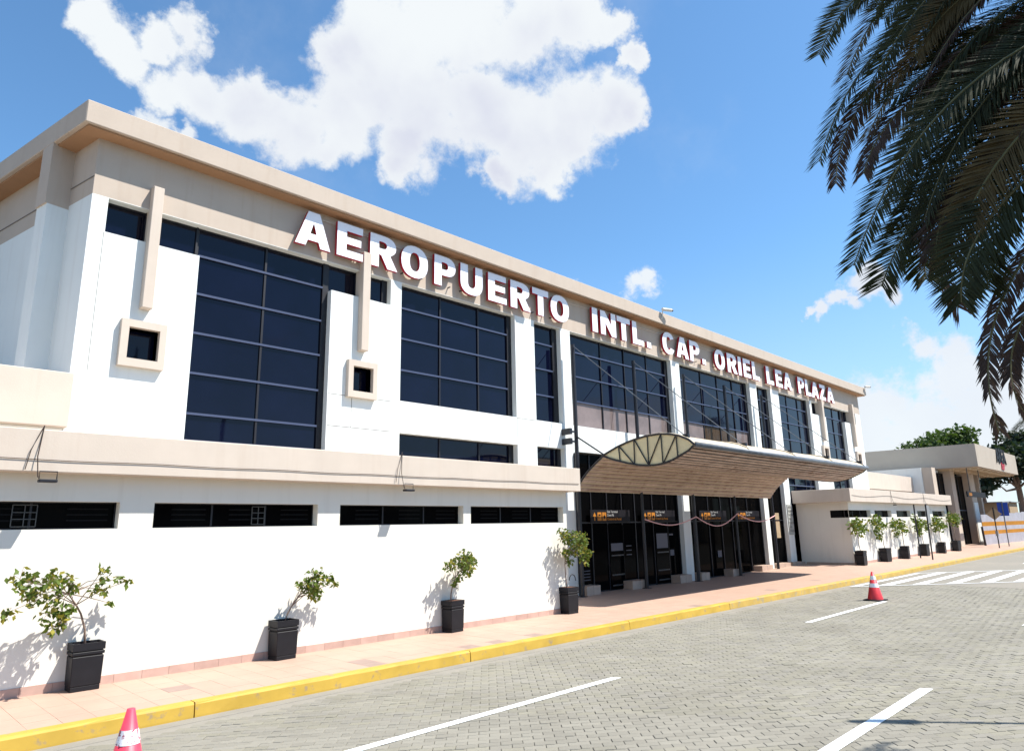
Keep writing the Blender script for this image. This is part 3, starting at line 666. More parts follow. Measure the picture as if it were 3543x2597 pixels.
# ------------------------------------------------------------------ hung lens-shaped entrance canopy
X0, X1 = 16.02, 29.15
up = [(9.14, 4.22), (9.3, 4.36), (9.56, 4.48), (9.85, 4.56), (10.17, 4.60), (10.6, 4.59), (11.01, 4.53), (11.3, 4.465), (11.58, 4.39), (12.09, 4.20), (12.44, 3.97), (12.76, 3.74), (12.96, 3.54), (13.2, 3.23)]
lowc = [(9.14, 4.19), (9.3, 4.07), (9.53, 3.97), (9.8, 3.86), (10.08, 3.79), (10.34, 3.765), (10.6, 3.77), (10.85, 3.80), (11.06, 3.84), (11.3, 3.895), (11.53, 3.96), (11.85, 4.06), (12.09, 4.15)]
rear = [(12.09, 4.15), (12.44, 3.92), (12.76, 3.69), (12.96, 3.49), (13.2, 3.18)]
can = empty('entrance_canopy', (22.6, 11.2, 0), label='wide curved canopy hung over the airport entrance with slatted pink underside and lens-shaped end', cat='canopy')
xs = [16.02, 19.3, 22.6, 25.85, 29.15]
for a, b in zip(xs, xs[1:]):
    mb = MB()
    pts = [(a + .012, y, z) for y, z in up] + [(a + .012, y, z - .03) for y, z in reversed(up)]
    mb.prism(pts, (b - a - .024, 0, 0)); mb.build('roof_sheet', M['shell'], can)
    MB().tube([(a, y, z + .012) for y, z in up], .03, 5).build('roof_rib', M['shell'], can)
def resample(pr, step):
    out = []; acc = 0; P_ = [Vector((0, *p)) for p in pr]; L_ = [0]
    for p, q in zip(P_, P_[1:]): L_.append(L_[-1] + (q - p).length)
    n = int(L_[-1] / step); 
    for k in range(n + 1):
        s = L_[-1] * k / n
        for i in range(len(L_) - 1):
            if L_[i] <= s <= L_[i + 1] + 1e-9: t = (s - L_[i]) / (L_[i + 1] - L_[i]); out.append(P_[i].lerp(P_[i + 1], t)); break
    return out
cnts = 0
for prof, sgnn in ((lowc, -1), (rear, -1)):
    pp = resample(prof, .14)
    bk = MB(); bk.prism([(X0 + .04, p.y, p.z + .04) for p in pp] + [(X0 + .04, p.y, p.z + .055) for p in reversed(pp)], (X1 - X0 - .08, 0, 0)); bk.build('slat_backing', M['slat_gap'], can)
    for p, q in zip(pp, pp[1:]):
        d = (q - p); a = p + d * .04; b = p + d * .60; nrm = Vector((0, -d.z, d.y)).normalized() * .036
        if nrm.z < 0: nrm = -nrm
        dz = U(-.004, .004)
        MB().prism([(X0, a.y, a.z + dz), (X0, b.y, b.z + dz), (X0, b.y + nrm.y, b.z + nrm.z + dz), (X0, a.y + nrm.y, a.z + nrm.z + dz)], (X1 - X0, 0, 0)).build('slat', M['slat'], can)
for xe, nm in ((X0 - .02, 'end_panel'), (X1 - .01, 'end_panel')):
    le = [(y, z) for y, z in up[:10]] + list(reversed(lowc[1:-1]))
    pn = MB().prism([(xe, y, z) for y, z in le], (.03, 0, 0)).build(nm, M['lens'], can)
    xf = xe - .025 if xe < 20 else xe + .05
    MB().tube([(xf, y, z) for y, z in up[:10]], .030, 6).build('rim_tube', M['black'], can); MB().tube([(xf, y, z) for y, z in lowc], .030, 6).build('rim_tube', M['black'], can)
    for (a, b) in (((11.56, 4.39), (11.53, 3.97)), ((11.02, 4.53), (11.04, 3.84)), ((10.57, 4.59), (10.58, 3.78)), ((10.13, 4.6), (10.12, 3.8)), ((9.66, 4.5), (9.65, 3.92)), ((11.53, 4.38), (11.05, 3.84)), ((11.0, 4.52), (10.58, 3.78)), ((10.58, 3.78), (10.13, 4.59)), ((10.1, 3.8), (9.67, 4.5))):
        MB().tube([(xf, *a), (xf, *b)], .017, 5).build('truss_bar', M['black'], can)
MB().tube([(X0 - .03, y, z) for y, z in up[9:]], .030, 6).build('rim_tube', M['black'], can)
MB().tube([(X0, 9.12, 4.21), (X1, 9.12, 4.21)], .075, 10).build('front_pipe', M['galv'], can, smooth=True)
for i, mx in enumerate((16.09, 19.38, 22.67, 25.86, 29.27)):
    yb = 13.2; m_ = MB(); m_.tube([(mx, yb, zs(mx, 12)), (mx, yb, 7.78)], .062, 8); m_.box(mx - .11, mx + .11, yb - .11, yb + .11, .166, .185); m_.build('mast', M['black'], can)
    MB().tube([(mx, yb - .03, 7.72), (mx, 9.42, 4.46)], .014, 5).build('stay_cable', M['galv'], can)
    MB().tube([(mx - .03, yb, 4.88), (mx - .04, 12.13, 4.20)], .024, 5).build('strut', M['black'], can)
    MB().box(mx - .05, mx + .05, 9.34, 9.50, 4.42, 4.52).build('cable_anchor', M['black'], can)
    for z in (5.0, 4.7): MB().box(mx - .05, mx + .05, yb, YW + .1, z - .03, z + .03).build('wall_bracket', M['black'], can) if i else MB().box(mx - .30, mx, yb - .03, yb + .03, z - .025, z + .025).box(mx - .34, mx - .24, yb - .05, YW - .01, z - .09, z + .09).build('wall_bracket', M['black'], can)
rp = empty('rope', (24, 13.1, 2.4), label='pink and white rope swagged between the entrance masts', cat='rope')
for (x0, z0), (x1, z1), sg in (((19.38, 2.36), (22.67, 2.44), .24), ((22.67, 2.44), (25.86, 2.55), .40), ((25.86, 2.55), (29.27, 2.47), .28)):
    MB().tube([(x0 + (x1 - x0) * t / 16, 13.12, z0 + (z1 - z0) * t / 16 - sg * math.sin(math.pi * t / 16)) for t in range(17)], .02, 5).build('rope_swag', M['rope'], rp)

# floodlights and cameras
def floodlight(x, z, label, y=10.80):
    f = empty('floodlight', (x, y, z), label=label, cat='floodlight', group='small black floodlights hung from the parapets')
    MB().box(x - .09, x + .12, y - .06, y + .06, z - .045, z - .005).build('lamp_head', M['black'], f, bevel=.008)
    mb = MB(); mb.tube([(x - .085, y, z), (x - .085, y, z + .10), (x + .115, y, z + .10), (x + .115, y, z)], .008, 4); mb.build('bracket', M['black'], f)
    MB().tube([(x - .10, y, z + .02), (x - .12, y + .06, z + .3), (x - .10, y + .085, z + .5), (x - .08, y + .1, z + .72)], .007, 4).build('cable', M['wire'], f)
    MB().tube([(x - .24, y + .07, z + .12), (x - .2, y + .075, z + .38), (x - .13, y + .085, z + .58), (x - .08, y + .1, z + .72)], .006, 4).build('cable', M['wire'], f)
floodlight(2.08, 2.92, 'floodlight on black cables over the parapet at the far left of the low wing')
floodlight(8.0, 2.94, 'floodlight hanging below the parapet midway along the low left wing')
floodlight(37.9, 2.94, 'small floodlight under the parapet of the right wing, nearer the entrance')
floodlight(43.6, 2.94, 'small floodlight under the parapet of the right wing, behind the signpost')
def cctv(x, z, label, s=1):
    c = empty('security_camera', (x, 13.0, z), label=label, cat='camera', group='roof edge security cameras')
    MB().tube([(x - .05, 13.09, z - .35), (x - .02, 13.04, z - .02), (x, 13.0, z)], .02, 5).build('arm', M['wire_w'], c)
    MB().tube([(x - .1, 13.0, z), (x + .32, 12.88, z + .02)], .065, 8).build('camera_body', M['wire_w'], c); MB().tube([(x + .32, 12.88, z + .02), (x + .38, 12.86, z + .022)], .05, 8).build('lens', M['black'], c)
cctv(21.3, 10.02, 'white security camera on the roof edge above the middle letters'); cctv(43.2, 9.98, 'white security camera at the far right corner of the roof')

# ------------------------------------------------------------------ planters and small trees
def planter(x, y, z, label, w=.385, d=.30, h=.60, rz=0., fill=.045):
    p = empty('planter', (x, y, z), label=label, cat='planter', group='square black planters along the wall')
    def ring(z0, z1, k, nm):
        a, b = w * k / 2, d * k / 2
        return MB().box(x - a, x + a, y - b, y + b, z + z0, z + z1).build(nm, M['pot'], p, bevel=.006)
    ring(0, .065, .90, 'base'); 
    a0, b0, a1, b1 = w * .93 / 2, d * .93 / 2, w * .97 / 2, d * .97 / 2
    m_ = MB(); v = [(x + sx * (a0 if zz == .065 else a1), y + sy * (b0 if zz == .065 else b1), z + zz) for zz in (.065, .435) for sx, sy in ((-1, -1), (1, -1), (1, 1), (-1, 1))]
    m_.v = v; m_.f = [(0, 1, 2, 3), (4, 7, 6, 5), (0, 4, 5, 1), (1, 5, 6, 2), (2, 6, 7, 3), (3, 7, 4, 0)]; m_.m = [0] * 6; m_.build('body', M['pot'], p, bevel=.008)
    ring(.435, .452, .90, 'groove'); ring(.452, .492, 1.0, 'band'); ring(.492, .508, .91, 'groove')
    m_ = MB(); a, b, t = w / 2, d / 2, .022
    for q in ((-a, a, -b, -b + t), (-a, a, b - t, b), (-a, -a + t, -b + t, b - t), (a - t, a, -b + t, b - t)): m_.box(x + q[0], x + q[1], y + q[2], y + q[3], z + .508, z + h)
    m_.build('rim', M['pot'], p); MB().box(x - a + t, x + a - t, y - b + t, y + b - t, z + .50, z + h - fill).build('soil', M['soil'], p); p.rotation_euler = (0, 0, rz); return p
def small_tree(base, trunk, clumps, label, n=34, ls=.070, seed=1, yel=.3):
    random.seed(seed); o = empty('potted_tree', base, label=label, cat='tree', group='young trees in black planters')
    MB().tube(trunk, .016, 6, r2=.009).build('stem', M['bark'], o, smooth=True)
    top = Vector(trunk[-1]); fol = MB(); br = MB(); fy = MB()
    for c in clumps:
        cv = Vector(c[:3]); rr = c[3]
        j = Vector(trunk[-1 - (hash((c[0], seed)) % 2)]); mid = (j + cv) / 2 + Vector((U(-.04, .04), U(-.04, .04), U(0, .07))); br.tube([j, mid, cv], .007, 4, r2=.003)
        k = int(1.5 * n * (rr / .2) ** 1.5) + 8
        for _ in range(k):
            v = Vector((random.gauss(0, 1), random.gauss(0, 1), random.gauss(0, 1))).normalized() * rr * (R_() ** .45); v.y *= .75
            q = cv + v
            if q.y > 11.12 and q.x < 13: q.y = 11.12 - U(0, .05)
            if R_() < .25: br.tube([cv, q], .003, 3)
            s = ls * U(.7, 1.25); a = Vector((random.gauss(0, 1), random.gauss(0, 1), random.gauss(-.7, .7))).normalized(); b = a.cross(Vector((random.gauss(0, 1), random.gauss(0, 1), random.gauss(0, 1)))).normalized()
            m_ = fy if R_() < yel else fol
            m_.poly([q, q + a * s * .45 + b * s * .38, q + a * s * 1.25, q + a * s * .45 - b * s * .38])
    fol.build('foliage', M['leaf'], o, fix=False); br.build('branches', M['bark'], o, fix=False)
    if fy.v: fy.build('yellow_foliage', M['leaf_y'], o, fix=False)
    return o
g0 = .168
planter(2.83, 11.03, g0, 'black square planter nearest the left edge of the picture')
planter(5.66, 10.99, g0, 'black planter below the second strip window, holding a leaning tree', rz=.04)
planter(9.31, 11.02, g0, 'black planter midway along the low wing wall, third from the left', w=.37, rz=.09, fill=.004)
planter(12.92, 11.02, g0, 'black planter at the corner of the low wing beside the entrance', w=.37, rz=-.06, fill=.004)
ds = MB(); ds.tube([(13.02 + .12 * math.cos(t * .5), 10.98, .95 + .15 * math.sin(t * .5) - .05) for t in range(7)], .012, 5)
ds.build('bent_hose', M['rubber'], tag(empty('hose', (13.0, 10.98, .8)), 'short black bent hose sticking out of the planter by the entrance', 'hose'))
small_tree((2.79, 10.98, .72), [(2.80, 10.98, .70), (2.77, 10.97, .95), (2.70, 10.96, 1.15), (2.63, 10.95, 1.27), (2.52, 10.93, 1.42)],
    [(1.90, 10.62, 1.66, .17), (2.06, 10.62, 1.60, .16), (2.02, 10.58, 1.42, .13), (2.25, 10.66, 1.62, .13), (2.42, 10.7, 1.60, .15), (2.52, 10.75, 1.56, .12), (2.34, 10.7, 1.38, .13), (2.26, 10.72, 1.20, .14), (2.42, 10.75, 1.22, .12), (2.55, 10.8, 1.23, .07), (2.36, 10.72, 1.04, .11), (2.44, 10.74, 1.12, .11), (2.12, 10.62, 1.48, .14), (2.80, 10.8, 1.47, .08), (2.92, 10.82, 1.45, .07), (2.86, 10.78, 1.72, .07), (2.90, 10.8, 1.60, .08), (3.12, 10.9, 1.58, .07), (3.22, 10.9, 1.54, .045), (3.03, 10.9, 1.26, .045), (1.80, 10.5, 1.28, .10), (2.2, 10.4, 1.68, .14)],
    'wide leaning young tree with sparse leaves, leftmost along the wall', n=30, seed=3)
small_tree((5.65, 10.98, .72), [(5.66, 10.98, .70), (5.70, 10.96, .85), (5.77, 10.95, .98), (5.84, 10.92, 1.10)],
    [(5.90, 10.85, 1.30, .13), (6.02, 10.82, 1.42, .14), (6.15, 10.85, 1.48, .12), (6.12, 10.8, 1.30, .14), (6.28, 10.85, 1.40, .11), (6.05, 10.85, 1.17, .12), (6.18, 10.9, 1.10, .09), (6.42, 10.9, 1.38, .08), (6.52, 10.9, 1.29, .05), (6.0, 10.7, 1.28, .12)],
    'small tree leaning right out of the second planter from the left', n=42, seed=4)
small_tree((9.25, 10.98, .72), [(9.22, 10.98, .70), (9.22, 10.97, .9), (9.25, 10.96, 1.05), (9.30, 10.94, 1.2)],
    [(9.05, 10.85, 1.45, .10), (9.2, 10.85, 1.50, .13), (9.4, 10.85, 1.60, .15), (9.55, 10.88, 1.62, .15), (9.68, 10.88, 1.52, .14), (9.45, 10.85, 1.40, .16), (9.58, 10.88, 1.32, .13), (9.35, 10.9, 1.22, .11), (9.27, 10.9, 1.07, .08), (9.4, 10.6, 1.5, .13)],
    'dense round young tree, third along the low wing wall', n=50, seed=5, yel=.15)
small_tree((12.85, 10.98, .74), [(12.80, 10.98, .72), (12.77, 10.97, 1.0), (12.74, 10.96, 1.3), (12.76, 10.95, 1.6)],
    [(12.62, 10.9, 2.02, .15), (12.75, 10.9, 1.9, .19), (12.95, 10.9, 1.95, .20), (13.15, 10.9, 1.9, .20), (13.35, 10.9, 1.85, .19), (12.9, 10.85, 1.68, .2), (13.1, 10.9, 1.62, .2), (13.35, 10.9, 1.6, .18), (13.55, 10.9, 1.52, .15), (13.4, 10.9, 1.4, .15), (12.72, 10.9, 1.55, .12), (13.0, 10.6, 1.85, .2), (12.85, 10.9, 1.35, .08)],
    'tall dense green tree in the planter beside the entrance', n=52, ls=.07, seed=6, yel=.3)
names = ['first', 'second', 'third', 'fourth', 'fifth', 'sixth']
data = [(32.62, [(32.0, 2.05, .24), (32.45, 2.15, .26), (32.9, 2.1, .26), (32.3, 1.8, .25), (32.8, 1.75, .25), (33.3, 1.9, .22)]),
        (35.9, [(34.8, 2.25, .28), (35.3, 2.2, .3), (35.6, 1.9, .3), (35.0, 1.75, .26), (35.3, 1.45, .2), (36.2, 1.95, .2)]),
        (38.95, [(37.4, 2.0, .24), (38.0, 2.1, .28), (38.6, 1.85, .28), (39.1, 2.0, .22), (37.9, 1.6, .22), (39.4, 1.7, .22)]),
        (42.4, [(41.3, 2.2, .3), (41.5, 1.9, .32), (41.7, 1.6, .28), (42.2, 1.9, .26), (42.9, 2.0, .25), (43.2, 1.7, .2)]),
        (45.9, [(44.9, 2.05, .3), (45.4, 2.15, .3), (45.9, 2.0, .3), (45.2, 1.7, .28), (46.3, 1.75, .3), (46.8, 1.8, .22)]),
        (49.2, [(48.4, 2.3, .3), (49.0, 2.35, .34), (49.6, 2.3, .34), (50.2, 2.2, .3), (49.9, 2.0, .3), (48.9, 2.05, .26)])]
for i, (x, cl) in enumerate(data):
    z = zs(x, 10.95) - .005
    planter(x, 10.93, z, names[i].capitalize() + ' black planter from the entrance in front of the right wing', w=.52, d=.36, h=.62, rz=[.05, -.1, .12, -.04, .08, -.12][i])
    small_tree((x, 10.93, z + .55), [(x, 10.93, z + .55), (x - .12, 10.92, z + .85), (x - .1, 10.92, z + 1.1), (x - .2, 10.9, z + 1.35)], [(a, 10.9, b, r) for a, b, r in cl],
        names[i].capitalize() + ' young tree from the entrance in front of the right wing', n=17, ls=.13, seed=20 + i, yel=.12)
random.seed(99)

# ------------------------------------------------------------------ traffic cones
def cone(x, y, h, label, mc, bands, rb=.185, worn=False):
    c = empty('traffic_cone', (x, y, .004), label=label, cat='traffic cone', group='road cones on the paving')
    MB().box(x - rb * 1.25, x + rb * 1.25, y - rb * 1.25, y + rb * 1.25, .004, .035).build('base', M['rubber'] if not worn else mc, c, bevel=.01)
    def rr(z): return rb * (1 - (z - .035) / (h - .035)) + .030 * (z - .035) / (h - .035)
    def fr(z0, z1, off, m, nm, cap=False):
        n = 28; mb = MB(); k0, k1 = rr(z0) + off, rr(z1) + off
        for i in range(n):
            a, b = 2 * math.pi * i / n, 2 * math.pi * (i + 1) / n
            mb.poly([(x + k0 * math.cos(a), y + k0 * math.sin(a), z0), (x + k0 * math.cos(b), y + k0 * math.sin(b), z0), (x + k1 * math.cos(b), y + k1 * math.sin(b), z1), (x + k1 * math.cos(a), y + k1 * math.sin(a), z1)])
        if cap: mb.poly([(x + k1 * math.cos(2 * math.pi * i / n), y + k1 * math.sin(2 * math.pi * i / n), z1) for i in range(n)])
        o = mb.build(nm, m, c, smooth=False)
        for p in o.data.polygons: p.use_smooth = len(p.vertices) == 4
    fr(.035, h, 0, mc, 'cone_body', True)
    for a, b in bands: fr(a * h, b * h, .003, M['band_worn'] if worn else M['band'], 'reflective_band')
cone(2.06, 6.55, .77, 'faded pinkish-red cone with one worn white band at the bottom left', M['cone_pink'], [(.66, .80)], rb=.20, worn=True)
cone(21.17, 6.86, .77, 'red cone with two white bands standing by the crosswalk', M['cone'], [(.46, .60), (.72, .86)], rb=.20)

# ------------------------------------------------------------------ far building, signs and fence
fb = empty('far_building', (63, 14, 0), label='taupe flat-roofed airport building with deep overhanging roof beyond the right wing', cat='building')
X, Yf = 56.0, 10.4
MB().prism([(X, Yf, 5.69), (70.6, Yf, 5.69), (70.6, 30, 5.69), (X - 1.0, 30, 5.69), (X - .0, Yf + .2, 5.69)], (0, 0, 1.58)).build('roof_fascia', M['farwall'], fb)
MB().prism([(X + .15, Yf + .15, 5.655), (70.4, Yf + .15, 5.655), (70.4, 29, 5.655), (X + .1, 29, 5.655)], (0, 0, .03)).build('soffit', M['farbeige'], fb)
for i in range(9):
    xx = X + .8 + i * 1.6; boxpart('soffit_beam', M['post'], fb, xx, xx + .18, Yf + .2, 13.2, 5.56, 5.65)
for yy in (10.9, 12.0): boxpart('soffit_beam', M['post'], fb, X + .2, 70.3, yy, yy + .15, 5.55, 5.648)
MB().box(52.3, 56.6, 13.0, 20, .2, 5.6).build('wall', M['white'], fb); MB().box(56.6, 66.6, 13.3, 20, .2, 5.6).build('wall', M['dark'], fb)
for x0, x1, y0 in ((52.4, 53.3, 12.4), (57.2, 58.3, 12.4), (62.8, 64.4, 12.4), (65.9, 66.4, 12.4)): boxpart('column', M['farbeige'], fb, x0, x1, y0, y0 + .8, .25, 5.6)
boxpart('column_face', M['white'], fb, 63.0, 64.3, 12.36, 12.398, .3, 3.4)
window(53.4, 57.1, 3.3, 5.4, [54.7, 55.9], [], 'glass_dark', fb, 12.9); window(53.4, 57.1, .3, 3.2, [54.7, 55.9], [], 'glass_dark', fb, 12.9); window(58.4, 62.7, .3, 5.4, [59.8, 61.2], [2.8], 'glass_dark', fb, 12.9)
text('AREA', 1.45, (62.5, Yf - .03, 6.35), M['sign_k'], fb, ext=.03, bold=.06); text('bar', .85, (63.9, Yf - .03, 5.85), M['red'], fb, ext=.03, bold=.03, italic=.3)
dsg = empty('direction_sign', (56.7, 10.9, 3.9), label='black hanging direction sign with orange lettering under the far roof', cat='sign')
boxpart('sign_board', M['sign_k'], dsg, 54.0, 59.4, 10.88, 10.96, 3.62, 3.98); text('SALIDA', .26, (54.4, 10.875, 3.70), M['sign_o'], dsg, bold=.01)
for xx in (55, 58.4): boxpart('hanger', M['black'], dsg, xx - .03, xx + .03, 10.9, 10.94, 3.98, 5.56)
def signpost(name, x, y, zt, label, lean=0.):
    s = empty(name, (x, y, zs(x, y)), label=label, cat='road sign')
    MB().tube([(x, y, zs(x, y) - .02), (x + lean, y, zt)], .035, 6).build('post', M['galv'] if name == 'blue_sign' else M['black'], s); return s
s1 = signpost('parking_sign', 39.75, 9.95, 2.95, 'grey-backed rectangular sign on a dark pole in front of the right wing', .12)
MB().box(39.88, 40.55, 9.97, 9.99, 2.0, 2.88).build('sign_plate', M['grey'], s1)
s2 = signpost('thin_pole', 40.2, 10.6, 2.95, 'bare dark pole standing close to the right wing wall, behind the sign', .1)
s3 = signpost('warning_sign', 56.4, 10.05, 2.9, 'diamond road sign seen from its tan back at the far kerb', 0.)
s3.children[0]; MB().prism([(56.44, 10.05 + .45, 2.45), (56.44, 10.05, 2.05), (56.44, 10.05 - .45, 2.45), (56.44, 10.05, 2.85)], (.02, 0, 0)).build('sign_plate', M['tan'], s3)
MB().box(56.3, 56.5, 9.98, 10.12, 1.0, 1.35).build('control_box', M['grey'], s3)
s4 = signpost('blue_sign', 60.0, 10.1, 3.3, 'tall blue sign on a grey pole at the far end of the pavement', 0.)
MB().box(60.04, 60.07, 9.78, 10.42, 2.33, 3.27).build('sign_plate', M['blue'], s4)
s5 = empty('bollard', (58.8, 11.3, .25), label='dark leaning post at the near end of the striped fence', cat='bollard'); MB().tube([(58.95, 11.3, .2), (58.7, 11.3, 1.6)], .07, 6).build('post', M['black'], s5)
fn = empty('site_fence', (66, 11.2, 0), label='white corrugated hoarding with two orange stripes at the right edge', cat='fence')
A = Vector((60.4, 11.55, 0)); B = Vector((92, 9.75, 0)); n = 16
for i in range(n):
    a = A.lerp(B, i / n); b = A.lerp(B, (i + 1) / n); t = (b - a).normalized(); nrm = Vector((t.y, -t.x, 0)); zt = 2.44 + .2 * min(1, i / 5) + U(-.03, .03)
    mb = MB(); k = 14
    def pt(j, off=0): 
        q = a.lerp(b, (j + .1) / (k + .2)); w_ = .03 * (1 if j % 2 else -1) + off; return q + nrm * w_
    for z0, z1, m_ in ((.20, 1.02, 0), (1.02, 1.30, 1), (1.30, 1.62, 0), (1.62, 1.93, 1), (1.93, zt, 0)):
        for j in range(k):
            p, q = pt(j), pt(j + 1); mb.poly([(p.x, p.y, z0), (q.x, q.y, z0), (q.x, q.y, z1), (p.x, p.y, z1)], m_)
    mb.build('fence_panel', [M['fence'], M['fence_o']], fn, fix=False)
for i, (x0, x1, z0, z1, y) in enumerate(((73.0, 75.6, 2.6, 3.5, 12.4), (78.0, 82.0, 2.6, 3.6, 12.6))):
    h = empty('site_hut', ((x0 + x1) / 2, y, 0), label=['tan plywood hut behind the striped fence, nearer one', 'tan plywood hut behind the striped fence, at the right edge'][i], cat='hut'); MB().box(x0, x1, y, y + 3, -.1, z1).build('wall', M['tan'], h); MB().box(x0 - .2, x1 + .2, y - .2, y + 3.2, z1, z1 + .08).build('roof', M['grey'], h)

# ------------------------------------------------------------------ trees
def leaf_crown(mb, c, r, n, s, flat=.8):
    c = Vector(c)
    for _ in range(n):
        v = Vector((random.gauss(0, 1), random.gauss(0, 1), random.gauss(0, 1))).normalized() * (R_() ** .4) * r; v.z *= flat; q = c + v
        k = s * U(.6, 1.3); a = Vector((random.gauss(0, 1), random.gauss(0, 1), random.gauss(0, .6))).normalized(); b = a.cross(Vector((random.gauss(0, 1), random.gauss(0, 1), random.gauss(0, 1)))).normalized()
        mb.poly([q, q + a * k * .5 + b * k * .4, q + a * k, q + a * k * .5 - b * k * .4])
def broadleaf(x, y, h, r, label, m='crown', blobs=14, n=260, s=.5, group=None, cat='tree'):
    o = empty('broadleaf_tree', (x, y, 0), label=label, cat=cat, group=group)
    tr = MB(); tr.tube([(x, y, -.1), (x + .1 * r, y, h * .3), (x, y, h * .6)], .07 * r + .1, 8, r2=.05 * r); mb = MB(); 
    for i in range(blobs):
        a = U(0, 6.28); q = (x + math.cos(a) * r * U(.15, .72), y + math.sin(a) * r * U(.1, .7), h - r * .35 - U(0, r * .9) + (.3 * r if i % 3 == 0 else 0))
        q = (q[0], q[1], min(q[2], h - r * .3)); tr.tube([(x, y, h * .45), ((x + q[0]) / 2, (y + q[1]) / 2, q[2] - .3 * r), q], .03 * r + .03, 5, r2=.02)
        leaf_crown(mb, q, r * U(.28, .45), n, s)
    tr.build('trunk', M['bark'], o); mb.build('crown', M[m], o, fix=False); return o
broadleaf(141, 31, 18.3, 7.5, 'broad green tree crown showing above the far building roof', blobs=22, n=300, s=.7)
dt = [(78, 17.5, 8.2, 3.2, 'nearest dark tree behind the fence'), (86, 16.0, 9.6, 3.6, 'tall dark tree behind the fence next to the far building'), (95, 14.2, 12, 4.6, 'tallest dark tree at the right edge of the picture'), (104, 20.5, 11, 4.2, 'rounded dark tree behind the far building roof corner'), (90, 11.8, 10.5, 3.4, 'dark tree overhanging the end of the striped fence'), (112, 25, 12.2, 4.5, 'dark tree low behind the far building roof')]
for x, y, h, r, lb in dt: broadleaf(x, y, h, r, lb, 'crown_dark', 12, 240, .55, group='dark trees behind the striped fence')

def frond(mb, P0, P1, P2, nl=64, ll=.30, droop=.55, wid=.014, m=0, mr=1, twist=0.):
    P0, P1, P2 = map(Vector, (P0, P1, P2)); pts = []; N_ = 22
    for i in range(N_ + 1):
        t = i / N_; pts.append(P0 * (1 - t) ** 2 + P1 * 2 * t * (1 - t) + P2 * t * t)
    mb.tube(pts, .022, 4, m=mr, r2=.005)
    side0 = None
    for i in range(nl):
        t = .14 + .86 * (i + R_() * .4) / nl; f = t * N_; k = min(N_ - 1, int(f)); p = pts[k].lerp(pts[k + 1], f - k); tg = (pts[min(N_, k + 1)] - pts[k]).normalized()
        sd = tg.cross(Vector((0, 0, 1))); sd = sd.normalized() if sd.length > .05 else Vector((1, 0, 0)); upv = sd.cross(tg); ct, st_ = math.cos(twist), math.sin(twist); sd, upv = sd * ct + upv * st_, upv * ct - sd * st_
        env = min(1, (t - .05) * 4) * (1 if t < .72 else max(.5, 1 - (t - .72) * 1.6))
        for s in (-1, 1):
            L_ = ll * env * U(.85, 1.1); d = (tg * U(.75, 1.0) + sd * s * U(.75, .95) + upv * U(.05, .35) + Vector((0, 0, -droop * U(.3, .7)))).normalized()
            mid = p + d * L_ * .55; end = mid + (d + Vector((0, 0, -droop * U(.5, .9)))).normalized() * L_ * .5
            wv = d.cross(upv).normalized() * wid * U(.8, 1.1)
            b = len(mb.v); mb.v += [tuple(p - wv * .4), tuple(p + wv * .4), tuple(mid + wv), tuple(mid - wv), tuple(end)]
            mb.f += [(b, b + 1, b + 2, b + 3), (b + 3, b + 2, b + 4)]; mb.m += [m, m]
def palm(x, y, zc, label, specs=(), nrand=26, Lf=3.6, near=False, rt=.28, az_skip=None, cat='palm tree', ll=.5, nl=46, group=None):
    o = empty('palm_tree', (x, y, 0), label=label, cat=cat, group=group); C_ = Vector((x, y, zc))
    tk = MB(); n = max(8, int(zc / .22)); tk.tube([(x, y, -.1 + (zc + .05) * i / n) for i in range(n + 1)], rt, 10)
    for i in range(n * 10 + 10): 
        v = Vector(tk.v[i]); 
    tk.build('trunk', M['bark'], o)
    for i, (mid, tip, kind) in enumerate(specs):
        mid, tip = Vector(mid), Vector(tip); st = C_ + (mid - C_).normalized() * .15
        q_ = (mid - st).length; tt = q_ / (q_ + (tip - mid).length); tt = min(tt, .72); c1 = (mid - st * (1 - tt) ** 2 - tip * tt * tt) / (2 * tt * (1 - tt))
        mb = MB(); frond(mb, st, c1, tip, 270, U(.34, .44) if kind != 'b' else (.30 if tip.z > 3.4 else .20), .14 if kind != 'b' else 0.75, .0078, twist=U(.7, 1.5) if kind != 'b' else U(.2, 1.4)); mb.build('frond', [M[{'g': 'palm', 'b': 'palm_brown', 'y': 'palm_gold'}[kind]], M['rachis']], o, fix=False)
    for i in range(nrand):
        a = 6.283 * i / nrand + U(-.15, .15); el = U(-.5, 1.15)
        if az_skip and az_skip[0] < math.degrees(a) % 360 < az_skip[1]: continue
        d = Vector((math.cos(a) * math.cos(el), math.sin(a) * math.cos(el), math.sin(el))); L_ = Lf * U(.85, 1.1)
        p1 = C_ + d * L_ * .55; p2 = C_ + Vector((d.x, d.y, 0)).normalized() * L_ * (.75 if el < .8 else .5) + Vector((0, 0, (math.sin(el) * .55 - .45) * L_))
        mb = MB(); frond(mb, C_, p1, p2, nl, ll, .5, .022 if not near else .013); mb.build('frond', [M['palm_brown' if el < -.25 else 'palm'], M['rachis']], o, fix=False)
    return o
